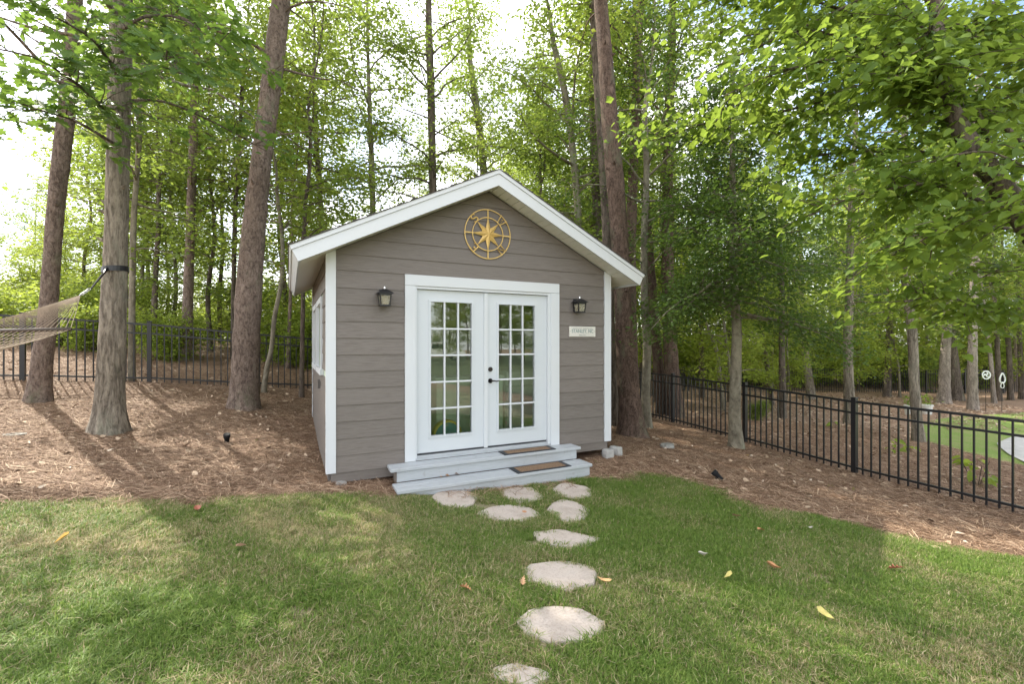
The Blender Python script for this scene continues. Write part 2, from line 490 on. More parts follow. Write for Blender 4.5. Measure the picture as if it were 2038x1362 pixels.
def _tps_fit(P):
    n = len(P); d = np.hypot(P[:,None,0]-P[None,:,0], P[:,None,1]-P[None,:,1])
    K = d + np.eye(n)*-0.35                                # linear kernel (biharmonic-like), lightly smoothed
    A = np.zeros((n+3, n+3)); A[:n,:n] = K
    A[:n,n] = 1; A[:n,n+1:] = P[:,:2]; A[n,:n] = 1; A[n+1:,:n] = P[:,:2].T
    return np.linalg.solve(A, np.concatenate([P[:,2], [0,0,0]]))
_W = _tps_fit(CTRL)
def terrain(x, y):
    x = np.asarray(x, float); y = np.asarray(y, float)
    sh = np.broadcast(x, y).shape
    xf = np.broadcast_to(x, sh).ravel(); yf = np.broadcast_to(y, sh).ravel()
    out = np.empty(len(xf))
    for a in range(0, len(xf), 20000):
        xs, ys = xf[a:a+20000], yf[a:a+20000]
        acc = 0
        for dx, dy in ((0,0),(0.35,0.2),(-0.35,0.2),(0,-0.4)):      # soften the kernel's cusps
            d = np.hypot(xs[:,None]+dx-CTRL[None,:,0], ys[:,None]+dy-CTRL[None,:,1])
            acc = acc + d @ _W[:-3] + _W[-3] + _W[-2]*(xs+dx) + _W[-1]*(ys+dy)
        out[a:a+20000] = acc/4
    return out.reshape(sh) if sh else float(out[0])
def tz(x, y): return float(terrain(np.array([x]), np.array([y]))[0])
def ray(px, py): return ((px-CX)/F_PX, 1.0, -(py-HY)/F_PX)
def at(px, py, D):
    """the place a point of the photograph shows, at distance D in front of the lens"""
    r = ray(px, py); return Vector((r[0]*D, D, EYE + r[2]*D))
def hit(px, py):
    r = ray(px, py); Ds = np.linspace(1.2, 70, 2400)
    z = EYE + r[2]*Ds - terrain(r[0]*Ds, Ds)
    i = np.argmax(z < 0)
    if z[i] >= 0: i = len(Ds)-1
    D = Ds[i]
    return Vector((r[0]*D, D, tz(r[0]*D, D)))

def graded(segs):
    a = [np.linspace(s[0], s[1], s[2], endpoint=False) for s in segs]
    return np.concatenate(a + [[segs[-1][1]]])
gx = graded([(-110,-30,20),(-30,-11,30),(-11,11,150),(11,30,36),(30,110,20)])
gy = graded([(-70,-20,14),(-20,-1,24),(-1,14,120),(14,32,50),(32,120,26)])
GX, GY = np.meshgrid(gx, gy)
GZ = terrain(GX, GY)
rough_z = np.array([mnoise.fractal(Vector((x*1.7, y*1.7, 3.1)), 1.0, 2.0, 4) for x, y in zip(GX.ravel(), GY.ravel())]).reshape(GX.shape)
GZ = GZ + rough_z*0.018
nx, ny = len(gx), len(gy)
idx = np.arange(nx*ny).reshape(ny, nx)
quads = np.stack([idx[:-1,:-1], idx[:-1,1:], idx[1:,1:], idx[1:,:-1]], -1).reshape(-1, 4)
link_obj('ground', np_mesh('ground', np.stack([GX, GY, GZ], -1).reshape(-1, 3), quads, [M['ground']], smooth=True), kind='structure')

def loft_sheet(name, A, B, rows, lift, material):
    """sheet between two boundary polylines of equal length, laid on the terrain"""
    A = np.array(A, float); B = np.array(B, float)
    t = np.linspace(0, 1, rows)[:,None,None]
    P = A[None]*(1-t) + B[None]*t
    Z = terrain(P[...,0], P[...,1]) + lift
    n = len(A); ii = np.arange(rows*n).reshape(rows, n)
    q = np.stack([ii[:-1,:-1], ii[1:,:-1], ii[1:,1:], ii[:-1,1:]], -1).reshape(-1, 4)
    return link_obj(name, np_mesh(name, np.dstack([P, Z]).reshape(-1,3), q, [material], smooth=True), kind='structure'), P
LAWN_EDGE_PX = [(-260,1030),(-120,1015),(0,1006),(150,1000),(330,1001),(480,992),(560,987),(650,982),(760,984),(800,988),(900,984),(1000,972),(1100,958),
                (1175,950),(1240,946),(1330,951),(1400,966),(1480,1000),(1560,1022),(1700,1046),(1850,1086),(1950,1106),(2038,1122),(2150,1150),(2300,1200)]
def resample(pts, n):
    pts = np.array(pts, float); d = np.concatenate([[0], np.cumsum(np.hypot(*np.diff(pts, axis=0).T))])
    s = np.linspace(0, d[-1], n)
    return np.stack([np.interp(s, d, pts[:,0]), np.interp(s, d, pts[:,1])], -1)
edge = []
for px, py in LAWN_EDGE_PX:
    h = hit(px, py); edge.append((h.x, h.y))
edge = resample([(-10.5,3.2)] + edge + [(6.4,2.0)], 160)
rng = np.random.default_rng(5)
edge[:,1] += np.convolve(rng.normal(0, 0.09, 160), np.ones(4)/4, 'same')
back = np.stack([np.linspace(-16, 14, 160), np.full(160, -30.0)], -1)
lawn, _ = loft_sheet('lawn', edge, back, 70, 0.022, M['lawn'])
LAWN_EDGE = edge
def in_lawn(x, y):
    return y < np.interp(x, LAWN_EDGE[:,0], LAWN_EDGE[:,1])

# the neighbours' lawn and its curved concrete path, beyond the right fence
fl = []
for px, py in [(1835,905),(1822,870),(1820,850),(1850,838),(1900,830),(2038,822),(2200,815)]:
    h = hit(px, py); fl.append((h.x, h.y))
fl2 = []
for px, py in [(1850,915),(1880,925),(1930,945),(1985,980),(2060,1020),(2200,1100),(2500,1150)]:
    h = hit(px, py); fl2.append((h.x, h.y))
A_ = resample(fl + [(40, 13)], 50); B_ = resample(fl2 + [(30, 3)], 50)
loft_sheet('neighbour_lawn', A_, B_, 24, 0.02, M['far_lawn'])
pa = [hit(px, py) for px, py in [(1984,885),(2010,874),(2060,866),(2140,862)]]
pb = [hit(px, py) for px, py in [(1986,890),(2008,908),(2060,935),(2150,975)]]
loft_sheet('path', resample([(p.x,p.y) for p in pa], 20), resample([(p.x,p.y) for p in pb], 20), 10, 0.045, M['concrete'])

loft_sheet('street_lawn', [(9.0,0.5),(14,1.5),(22,1.0),(34,-2.0)], [(14.05,-29.9),(26,-32),(40,-34),(60,-36)], 40, 0.02, M['street_lawn'])
# ------------------------------------------------------------------ garden shed
TH = R(26.04)
W, DEP = 3.917, 3.38
SHED_O = Vector((-2.0694, 5.1384, 0.0))
shed = empty('garden_shed', SHED_O, TH, 'small grey-brown garden shed with white trim, gable roof and glazed double doors', 'shed')
def shed_w(x, y, z):
    c, s = math.cos(TH), math.sin(TH)
    return Vector((SHED_O.x + x*c - y*s, SHED_O.y + x*s + y*c, z))
XM, SL = W/2, 0.4955
AP_U, AP_T = 3.576, 3.7534                                # soffit and roof-top height at the ridge
def z_under(x): return AP_U - SL*abs(x-XM)
def clip_half(poly, a, b, c):                              # keep a*x+b*z<=c
    out = []
    for i in range(len(poly)):
        p, q = poly[i], poly[(i+1) % len(poly)]
        fp, fq = a*p[0]+b*p[1]-c, a*q[0]+b*q[1]-c
        if fp <= 0: out.append(p)
        if fp*fq < 0:
            t = fp/(fp-fq); out.append((p[0]+t*(q[0]-p[0]), p[1]+t*(q[1]-p[1])))
    return out
def gable_clip(poly, drop=0.0):
    poly = clip_half(poly, -SL, 1, AP_U-drop-SL*XM)
    return clip_half(poly, SL, 1, AP_U-drop+SL*XM)
PITCH, Z0 = 0.1913, 0.1151
DC0, DC1, DCT = 0.858, 3.029, 2.4166                      # door casing
def board(poly, z0):
    b = MB()
    yf = lambda z: -0.019 + 0.055*(z-z0)                  # butt edge proud, top tucked back
    b.prism(poly, yf, lambda z: 0.0)
    return b
for r in range(19):
    z0 = Z0 + PITCH*r; z1 = z0 + PITCH + 0.012
    if z0 > 3.5: break
    spans = [(0.083, W-0.097)]
    if z1 < DCT+0.05: spans = [(0.083, DC0-0.002), (DC1+0.002, W-0.097)]
    elif z0 < DCT: z0 = DCT + 0.002
    for x0, x1 in spans:
        poly = gable_clip([(x0,z0),(x1,z0),(x1,z1),(x0,z1)], 0.004)
        if len(poly) >= 3 and max(p[1] for p in poly)-min(p[1] for p in poly) > 0.02:
            board(poly, Z0 + PITCH*r).build('siding_board', M['siding'], shed)
# side walls (left one is seen): windows at y spans
WIN = [(0.72, 1.72), (1.92, 2.92)]
WZ0, WZ1 = 1.18, 2.18
def side_boards(side):
    for r in range(13):
        z0 = Z0 + PITCH*r; z1 = min(z0 + PITCH + 0.012, z_under(0)-0.004)
        spans = [(0.06, DEP-0.06)]
        if side < 0 and z0 < WZ1 and z1 > WZ0:
            spans = [(0.06, WIN[0][0]-0.002), (WIN[0][1]+0.002, WIN[1][0]-0.002), (WIN[1][1]+0.002, DEP-0.06)]
            if z0 < WZ0: spans = [(0.06, DEP-0.06)]; z1 = WZ0-0.002
        for y0, y1 in spans:
            b = MB()
            o0, o1 = 0.019, 0.019-0.055*(z1-z0)
            if side < 0:
                b.hexa([(-o0,y0,z0),(0,y0,z0),(0,y1,z0),(-o0,y1,z0),(-o1,y0,z1),(0,y0,z1),(0,y1,z1),(-o1,y1,z1)])
            else:
                b.hexa([(W,y0,z0),(W+o0,y0,z0),(W+o0,y1,z0),(W,y1,z0),(W,y0,z1),(W+o1,y0,z1),(W+o1,y1,z1),(W,y1,z1)])
            b.build('siding_board', M['siding'], shed)
side_boards(-1); side_boards(1)
b = MB(); b.prism(gable_clip([(0.02,0.1),(W-0.02,0.1),(W-0.02,3.6),(0.02,3.6)], 0.01), lambda z: DEP-0.02, lambda z: DEP)
b.build('back_wall', M['siding'], shed)
# skirt, corner trim
b = MB(); b.box(0.03, W-0.03, -0.006, 0.03, 0.0, Z0-0.002); b.box(0.0, 0.028, 0.035, DEP, 0.02, Z0-0.002); b.box(W-0.028, W, 0.035, DEP, 0.0, Z0-0.002)
b.build('skirt_board', M['siding'], shed)
for x0, x1, sx in ((-0.024, 0.080, -1), (W-0.094, W+0.024, 1)):
    b = MB()
    zt0, zt1 = z_under(x0)-0.004, z_under(x1)-0.004
    b.hexa([(x0,-0.03,0.118),(x1,-0.03,0.118),(x1,0.0,0.118),(x0,0.0,0.118),(x0,-0.03,zt0),(x1,-0.03,zt1),(x1,0.0,zt1),(x0,0.0,zt0)])
    if sx < 0: b.box(-0.024, 0.0, 0.002, 0.058, 0.118, z_under(0)-0.02)
    else: b.box(W, W+0.024, 0.002, 0.058, 0.118, z_under(0)-0.02)
    b.build('corner_trim', M['trim'], shed)
b = MB(); b.box(-0.024, 0.0, DEP-0.058, DEP+0.024, 0.118, z_under(0)-0.02); b.build('corner_trim', M['trim'], shed)
# inner shell (one thickness of wall behind the boards, openings for doors and windows)
b = MB()
b.box(0.002, 1.0, 0.002, 0.10, 0.13, 2.45); b.box(2.86, W-0.002, 0.002, 0.10, 0.13, 2.45); b.box(1.0, 2.86, 0.002, 0.10, 2.262, 2.45)
b.prism(gable_clip([(0.002,2.452),(W-0.002,2.452),(W-0.002,3.6),(0.002,3.6)], 0.02), lambda z: 0.002, lambda z: 0.10)
b.box(W-0.10, W-0.002, 0.102, DEP-0.022, 0.13, 2.45)
b.box(0.002, W-0.002, DEP-0.12, DEP-0.022, 0.13, 2.45)
ys = [0.102, WIN[0][0]+0.07, WIN[0][1]-0.07, WIN[1][0]+0.07, WIN[1][1]-0.07, DEP-0.122]
for i in (0, 2, 4): b.box(0.002, 0.10, ys[i], ys[i+1], 0.13, 2.45)
for w0, w1 in WIN:
    b.box(0.002, 0.10, w0+0.07, w1-0.07, 0.13, WZ0+0.07); b.box(0.002, 0.10, w0+0.07, w1-0.07, WZ1-0.07, 2.45)
b.box(0.1, W-0.1, 0.1, DEP-0.12, 2.46, 2.50)
b.build('inner_wall', M['interior'], shed)
b = MB(); b.box(0.10, W-0.10, 0.10, DEP-0.12, 0.13, 0.16); b.build('inner_floor', M['int_floor'], shed)
# roof: deck, shingles, rake boards, eave boards, soffit
EL, NF = -0.388, -0.335
YB = DEP + 0.335
def roof_pt(x, off):                                      # off: distance down from the roof top, square to the slope
    s = -1 if x < XM else 1
    k = math.sqrt(1+SL*SL)
    return (x - s*off*SL/k, AP_T - SL*abs(x-XM) - off/k)
for sgn in (-1, 1):
    mir = (lambda x: x) if sgn < 0 else (lambda x: W-x)
    b = MB()
    def slab(b, xa, xb, ya, yb, o0, o1):
        pa0, pb0 = (xa, AP_T-SL*(XM-xa)), (xb, AP_T-SL*(XM-xb))
        k = math.sqrt(1+SL*SL)
        def dn(p, o): return (p[0]+o*SL/k, p[1]-o/k)
        P = [dn(pa0,o0), dn(pb0,o0), dn(pb0,o1), dn(pa0,o1)]
        if abs(xb-XM) < 1e-6:                              # mitre at the ridge
            P[1] = (XM, AP_T-o0*k); P[2] = (XM, AP_T-o1*k)
        q = []
        for y in (ya, yb): q += [(mir(p[0]), y, p[1]) for p in P]
        b.hexa([q[0],q[1],q[2],q[3],q[4],q[5],q[6],q[7]])
        return b
    slab(b, EL+0.02, XM, NF+0.026, YB-0.026, 0.002, 0.120).build('roof_deck', M['soffit'], shed)
    b = MB()
    n = 15
    for i in range(n):                                     # shingle courses
        x0 = EL-0.018 + (XM-EL+0.018)*i/n; x1 = EL-0.018 + (XM-EL+0.018)*(i+1.25)/n
        x1 = min(x1, XM)
        for j in range(24):
            ya = NF-0.022 + (YB-NF+0.044)*j/24; yb = NF-0.022 + (YB-NF+0.044)*(j+1)/24-0.004
            t = 0.006*((i*7+j*5) % 3)/2
            p0 = (x0, AP_T-SL*(XM-x0)); p1 = (x1, AP_T-SL*(XM-x1))
            b.hexa([(mir(p0[0]),ya,p0[1]+0.001),(mir(p1[0]),ya,p1[1]+0.0),(mir(p1[0]),yb,p1[1]+0.0),(mir(p0[0]),yb,p0[1]+0.001),
                    (mir(p0[0]),ya,p0[1]+0.016+t),(mir(p1[0]),ya,p1[1]+0.004),(mir(p1[0]),yb,p1[1]+0.004),(mir(p0[0]),yb,p0[1]+0.016+t)])
    b.build('roof_shingles', M['shingle'], shed, kind='stuff')
    for yy0, yy1 in ((NF, NF+0.024), (YB-0.024, YB)):
        b = MB(); slab(b, EL, XM, yy0, yy1, 0.046, 0.176).build('rake_board', M['trim'], shed)
        b = MB(); slab(b, EL-0.004, XM, yy0-0.013 if yy0 < 0 else yy0, yy1 if yy0 < 0 else yy1+0.013, 0.0, 0.044).build('rake_trim', M['trim'], shed)
    b = MB(); slab(b, EL, EL+0.018, NF+0.026, YB-0.026, 0.046, 0.172).build('eave_board', M['trim'], shed)
    b = MB(); slab(b, EL-0.010, EL+0.016, NF+0.026, YB-0.026, 0.0, 0.044).build('eave_trim', M['trim'], shed)
    # soffit planks under the front overhang and under the eave
    n = 24
    for i in range(n):
        xa = EL+0.03 + (XM-EL-0.03)*i/n; xb = EL+0.03 + (XM-EL-0.03)*(i+1)/n
        if i == n-1: xb = XM
        b = MB(); slab(b, xa+0.0025, xb-(0.0025 if i < n-1 else 0), NF+0.028, -0.032, 0.146, 0.1585).build('soffit_plank', M['soffit'], shed)
    for i in range(30):
        ya = -0.03 + (YB-0.03)*i/30; yb = -0.03 + (YB-0.03)*(i+1)/30 - 0.004
        b = MB(); slab(b, EL+0.022, 0.0 if sgn < 0 else 0.0, ya, yb, 0.146, 0.1585).build('soffit_plank', M['soffit'], shed)
# door casing, jamb, threshold
b = MB()
b.box(DC0, 0.985, -0.036, 0.0, 0.153, DCT-0.135); b.box(2.892, DC1, -0.036, 0.0, 0.153, DCT-0.135)
b.bev(DC0, DC1, -0.036, 0.0, DCT-0.133, DCT, 0.004)
b.build('door_casing', M['trim'], shed)
b = MB()
b.box(0.985, 1.006, -0.022, 0.10, 0.16, DCT-0.135); b.box(2.852, 2.892, -0.022, 0.10, 0.16, DCT-0.135); b.box(1.006, 2.852, -0.022, 0.10, 2.252, DCT-0.135)
b.build('door_jamb', M['trim'], shed)
b = MB(); b.box(0.987, 2.890, -0.028, 0.09, 0.153, 0.178); b.box(1.006, 2.852, 0.0, 0.08, 0.178, 0.205)
b.build('threshold', M['step'], shed)
DZ0, DZ1 = 0.224, 2.246
def door(x0, x1, g0, g1, left):
    gz0, gz1 = 0.432, 2.100
    y0, y1 = 0.018, 0.062
    b = MB()
    b.box(x0, g0, y0, y1, DZ0, DZ1); b.box(g1, x1, y0, y1, DZ0, DZ1)
    b.box(g0, g1, y0, y1, DZ0, gz0); b.box(g0, g1, y0, y1, gz1, DZ1)
    d = b.build('door', M['door'], shed, label=None)
    b = MB()                                               # raised frame round the glazing, stepped twice
    for e, yy in ((0.030, y0-0.008), (0.017, y0-0.014)):
        b.box(g0-e, g0, yy, y0-0.0005, gz0-e, gz1+e); b.box(g1, g1+e, yy, y0-0.0005, gz0-e, gz1+e)
        b.box(g0, g1, yy, y0-0.0005, gz0-e, gz0); b.box(g0, g1, yy, y0-0.0005, gz1, gz1+e)
        y0 += 0.0
    b = MB()
    e, f = 0.030, 0.014
    b.box(g0-e, g0-f, 0.009, 0.0178, gz0-e, gz1+e); b.box(g1+f, g1+e, 0.009, 0.0178, gz0-e, gz1+e)
    b.box(g0-f, g1+f, 0.009, 0.0178, gz0-e, gz0-f); b.box(g0-f, g1+f, 0.009, 0.0178, gz1+f, gz1+e)
    b.box(g0-f, g0, 0.003, 0.0178, gz0-f, gz1+f); b.box(g1, g1+f, 0.003, 0.0178, gz0-f, gz1+f)
    b.box(g0, g1, 0.003, 0.0178, gz0-f, gz0); b.box(g0, g1, 0.003, 0.0178, gz1, gz1+f)
    b.build('glazing_frame', M['door'], d)
    b = MB(); mw = 0.0105
    cw, rh = (g1-g0)/3, (gz1-gz0)/5
    for i in (1, 2): b.box(g0+cw*i-mw, g0+cw*i+mw, 0.014, 0.052, gz0+0.0005, gz1-0.0005)
    for j in range(1, 5):
        for i in range(3):
            b.box(g0+cw*i+(mw if i else 0.0005), g0+cw*(i+1)-(mw if i < 2 else 0.0005), 0.015, 0.051, gz0+rh*j-mw, gz0+rh*j+mw)
    b.build('muntin_grid', M['trim'], d)
    pane = None
    for i in range(3):
        for j in range(5):
            ax, bx = g0+cw*i, g0+cw*(i+1); az, bz = gz0+rh*j, gz0+rh*(j+1)
            b = MB(); b.box(ax+0.003, bx-0.003, 0.034, 0.038, az+0.003, bz-0.003)
            b.build('pane', M['glass'], d)
    if left:
        b = MB(); b.bev(x1-0.014, x1+0.034, -0.006, 0.017, DZ0-0.012, DZ1-0.004, 0.005); b.build('astragal', M['trim'], d)
        b = MB(); b.box(x0+0.004, x1-0.004, 0.012, 0.017, DZ0-0.014, DZ0+0.004); b.build('door_sweep', M['rubber'], d)
    else:
        b = MB(); b.box(x0+0.004, x1-0.004, 0.012, 0.017, DZ0-0.014, DZ0+0.004); b.build('door_sweep', M['rubber'], d)
        hx, hz = 1.992, 1.088
        b = MB()
        def disc(r, z, x, ya, yb, n=20):
            vs = []
            for yy, rr in ((ya, r), (yb+0.004, r), (yb, r*0.8)):
                for k in range(n):
                    a = 2*math.pi*k/n; vs.append((x+rr*math.cos(a), yy, z+rr*math.sin(a)))
            fs = [tuple(2*n+k for k in range(n))]
            for r_ in range(2):
                for k in range(n): fs.append((r_*n+k, r_*n+n+k, r_*n+n+(k+1)%n, r_*n+(k+1)%n))
            b.add(vs, fs)
        disc(0.031, hz, hx, 0.018, 0.004)
        b.tube([(hx,0.004,hz),(hx,-0.040,hz)], 0.011, 10)
        b.tube([(hx-0.006,-0.040,hz),(hx+0.03,-0.044,hz+0.003),(hx+0.07,-0.042,hz-0.006),(hx+0.112,-0.036,hz+0.003)], [0.010,0.009,0.008,0.006], 8)
        b.build('handle', M['bronze'], d, smooth=True)
        b = MB(); disc(0.030, hz+0.152, hx, 0.018, 0.000)
        b.box(hx-0.004, hx+0.004, -0.003, 0.002, hz+0.14, hz+0.164)
        b.build('deadbolt', M['bronze'], d)
    return d
door(1.008, 1.912, 1.186, 1.728, True)
door(1.938, 2.850, 2.110, 2.656, False)
# windows in the left wall
for w0, w1 in WIN:
    b = MB(); t = 0.075
    b.box(-0.036, 0.0, w0, w0+t, WZ0+t, WZ1-t); b.box(-0.036, 0.0, w1-t, w1, WZ0+t, WZ1-t)
    b.box(-0.038, 0.0, w0, w1, WZ1-t, WZ1); b.box(-0.046, 0.0, w0-0.012, w1+0.012, WZ0, WZ0+t)
    wf = b.build('window', M['trim'], shed)
    zm = (WZ0+WZ1)/2
    for k, (za, zb, xo) in enumerate(((WZ0+t, zm, 0.03), (zm, WZ1-t, 0.008))):
        b = MB(); y0, y1 = w0+t, w1-t; s = 0.04
        b.box(xo, xo+0.025, y0, y0+s, za, zb); b.box(xo, xo+0.025, y1-s, y1, za, zb)
        b.box(xo, xo+0.025, y0+s, y1-s, za, za+s); b.box(xo, xo+0.025, y0+s, y1-s, zb-s, zb)
        if k == 1:
            for q in (1, 2): b.box(xo+0.004, xo+0.02, y0+(y1-y0)*q/3-0.008, y0+(y1-y0)*q/3+0.008, za+s, zb-s)
        b.build('sash', M['trim'], wf)
        b = MB(); b.box(xo+0.010, xo+0.014, y0+s, y1-s, za+s, zb-s); b.build('pane', M['glass'], wf)
b = MB(); b.box(-0.045, -0.012, 1.16, 1.24, 0.97, 1.09); b.build('outlet_cover', mat('outlet_grey', (0.12,0.11,0.1), 0.6), shed)

# ---- things fixed to or standing by the shed
def on_shed(name, x, y, z, label, cat, group=None):
    return empty(name, shed_w(x, y, z), TH, label, cat, group)

# brass compass ornament
cp = on_shed('compass_ornament', 1.940, -0.028, 3.009, 'round gold metal compass rose hung in the gable above the doors', 'wall ornament')
def ring(b, r, t, w, n=56):
    pts = []
    for k in range(n):
        a = 2*math.pi*k/n
        pts += [((r-w)*math.cos(a), -t, (r-w)*math.sin(a)), ((r+w)*math.cos(a), -t, (r+w)*math.sin(a)),
                ((r+w)*math.cos(a), t, (r+w)*math.sin(a)), ((r-w)*math.cos(a), t, (r-w)*math.sin(a))]
    fs = []
    for k in range(n):
        p, q = 4*k, 4*((k+1) % n)
        for c in range(4): fs.append((p+c, q+c, q+(c+1)%4, p+(c+1)%4))
    b.add(pts, fs)
b = MB(); ring(b, 0.321, 0.005, 0.0055); b.build('outer_ring', M['gold'], cp)
b = MB(); ring(b, 0.216, 0.005, 0.005); b.build('inner_ring', M['gold'], cp)
b = MB()
for k in range(4):
    a = math.pi/2*k; c, s = math.cos(a), math.sin(a)
    p = lambda r, o: (r*c-o*s, 0, r*s+o*c)
    q = [p(0.20,-0.007), p(0.318,-0.007), p(0.318,0.007), p(0.20,0.007)]
    b.hexa([(v[0],-0.004,v[2]) for v in q] + [(v[0],0.004,v[2]) for v in q])
b.build('spokes', M['gold'], cp)
b = MB()
for k in range(8):
    a = math.pi/4*k; L = 0.222 if k % 2 == 0 else 0.214
    ri = 0.084
    tip = (L*math.cos(a), -0.004, L*math.sin(a))
    l = (ri*math.cos(a+math.pi/8), -0.004, ri*math.sin(a+math.pi/8)); r_ = (ri*math.cos(a-math.pi/8), -0.004, ri*math.sin(a-math.pi/8))
    c = (0, -0.034, 0); bk = (0, 0.002, 0)
    b.add([tip, l, c, r_, bk], [(0,2,1),(0,3,2),(0,1,4),(0,4,3)])
b.build('star', M['gold'], cp)
def stroke_letter(strokes, ang, R0, size):
    """strokes: polylines in a unit box (x right, z up), top of the letter pointing outward"""
    b = MB()
    ux, uz = math.cos(ang), math.sin(ang)                  # outward = letter's up
    rx, rz = uz, -ux                                       # letter's right
    for st in strokes:
        pts = []
        for x, z in st:
            X, Z = (x-0.5)*size, R0 + (z-0.5)*size
            pts.append((rx*X+ux*Z, 0.0, rz*X+uz*Z))
        b.tube(pts, 0.0095, 6)
    return b
LET = {'S': [[(0.5+0.32*math.cos(t)*(1.0), 0.74+0.24*math.sin(t)) for t in np.linspace(0.25, 1.5*math.pi, 9)] + [(0.5+0.34*math.cos(t), 0.26+0.24*math.sin(t)) for t in np.linspace(0.5*math.pi, -0.9*math.pi, 9)]],
       'W': [[(0.0,1.0),(0.27,0.0),(0.5,0.85),(0.73,0.0),(1.0,1.0)], [(-0.08,1.0),(0.1,1.0)], [(0.9,1.0),(1.08,1.0)]],
       'E': [[(0.22,0.0),(0.22,1.0)], [(0.15,1.0),(0.8,1.0),(0.8,0.86)], [(0.22,0.52),(0.62,0.52)], [(0.15,0.0),(0.82,0.0),(0.82,0.15)]],
       'N': [[(0.16,0.0),(0.16,1.0),(0.84,0.0),(0.84,1.0)], [(0.06,0.0),(0.28,0.0)], [(0.74,1.0),(0.96,1.0)], [(0.06,1.0),(0.16,1.0)]]}
for ch, a in (('S', 135), ('W', 45), ('E', 225), ('N', -45)):
    stroke_letter(LET[ch], R(a), 0.268, 0.105).build('letter', M['gold'], cp)

# lanterns
def lantern(x, label):
    L = on_shed('wall_lantern', x, 0.0, 2.02, label, 'lantern', 'lanterns beside the shed doors')
    b = MB(); b.box(-0.045, 0.045, -0.034, -0.016, 0.015, 0.20); b.box(-0.012, 0.012, -0.07, -0.034, 0.148, 0.165)
    b.build('back_plate', M['black'], L)
    cy = -0.115
    b = MB()                                               # hipped cap
    vs = [(-0.088,cy-0.088,0.140),(0.088,cy-0.088,0.140),(0.088,cy+0.088,0.140),(-0.088,cy+0.088,0.140),
          (-0.088,cy-0.088,0.147),(0.088,cy-0.088,0.147),(0.088,cy+0.088,0.147),(-0.088,cy+0.088,0.147),
          (-0.024,cy-0.024,0.194),(0.024,cy-0.024,0.194),(0.024,cy+0.024,0.194),(-0.024,cy+0.024,0.194)]
    b.add(vs, [(3,2,1,0),(0,1,5,4),(1,2,6,5),(2,3,7,6),(3,0,4,7),(4,5,9,8),(5,6,10,9),(6,7,11,10),(7,4,8,11),(8,9,10,11)])
    b.build('cap', M['black'], L)
    b = MB(); b.lathe([(0.012,0.194),(0.016,0.200),(0.010,0.208),(0.013,0.216),(0.004,0.232)], 10, (0,cy,0)); b.build('finial', M['chrome'], L, smooth=True)
    b = MB()
    tw, bw = 0.062, 0.050
    for sx in (-1, 1):
        for sy in (-1, 1):
            q = []
            for z, w in ((0.012, bw), (0.1395, tw)):
                for dx, dy in ((-0.007,-0.007),(0.007,-0.007),(0.007,0.007),(-0.007,0.007)): q.append((sx*w+dx, cy+sy*w+dy, z))
            b.hexa(q)
    b.box(-bw-0.009, bw+0.009, cy-bw-0.009, cy+bw+0.009, -0.004, 0.0115)
    b.box(-tw-0.005, tw+0.005, cy-tw-0.005, cy+tw+0.005, 0.118, 0.1385)
    b.build('frame', M['black'], L)
    for k in range(4):
        c, s = math.cos(math.pi/2*k), math.sin(math.pi/2*k)
        q = []
        for o in (0.0, 0.003):
            for w, z, sg in ((bw, 0.013, -1), (bw, 0.013, 1), (tw, 0.117, 1), (tw, 0.117, -1)):
                e = w-0.008
                X, Y = sg*e, -(w-0.001)+o
                q.append((X*c-Y*s, cy+X*s+Y*c, z))
        b = MB(); b.hexa(q); b.build('glass_pane', M['lglass'] if 'lglass' in M else M['glass'], L)
    b = MB(); b.lathe([(0.014,0.012),(0.014,0.04),(0.010,0.045),(0.024,0.068),(0.020,0.086),(0.006,0.094)], 10, (0,cy,0)); b.build('bulb', M['bulb'], L, smooth=True)
    b = MB(); b.box(-0.046, 0.046, cy+0.043, cy+0.046, 0.014, 0.114); b.build('reflector', M['lampglass'], L)
lantern(0.602, 'black lantern with pale glass on the wall left of the shed doors')
lantern(3.318, 'black lantern on the wall right of the shed doors, above the sign')

# sign
sg = on_shed('wall_sign', 3.425, -0.018, 1.750, 'small pale wooden sign reading STANLEY, NC on the wall under the right lantern', 'sign')
SGW, SGH = 0.225, 0.0745
b = MB(); b.bev(-SGW, SGW, -0.016, 0.0, -SGH, SGH, 0.003)
b.build('sign_board', paint_mat('sign_paint', (0.66,0.64,0.58), (0.4,0.38,0.33), 0.5, 0.6), sg)
M['ink'] = mat('sign_ink', (0.19,0.27,0.26), 0.7); M['ink2'] = mat('sign_ink_faded', (0.36,0.37,0.35), 0.7)
def text_mesh(name, body, size, m, parent, x, z, y, sx=1.0):
    cu = bpy.data.curves.new(name, 'FONT'); cu.body = body; cu.size = size; cu.align_x = 'CENTER'; cu.align_y = 'CENTER'
    cu.extrude = 0.0008
    cu.offset = 0.0006
    t = bpy.data.objects.new(name, cu); COL.objects.link(t)
    me = bpy.data.meshes.new_from_object(t.evaluated_get(bpy.context.evaluated_depsgraph_get()))
    bpy.data.objects.remove(t); me.name = name
    me.materials.clear(); me.materials.append(m)
    return link_obj(name, me, parent, (x, y, z), (R(90), 0, 0), (sx, 1, 1))
text_mesh('lettering', 'STANLEY, NC', 0.072, M['ink'], sg, 0, 0.004, -0.0172, 0.86)
b = MB(); r = np.random.default_rng(17); xx = -0.165                     # first line of the sign: worn away, only broken strokes are left
while xx < 0.165:
    if -0.012 < xx < 0.004: xx = 0.006
    w_ = r.uniform(0.006, 0.012)
    b.box(xx, xx+0.003, -0.0175, -0.0162, 0.036, 0.036+r.uniform(0.012, 0.026))
    zz = 0.036+r.uniform(0.0, 0.02); b.box(xx+0.0035, xx+w_, -0.0175, -0.0162, zz, zz+0.004)
    xx += w_+0.006
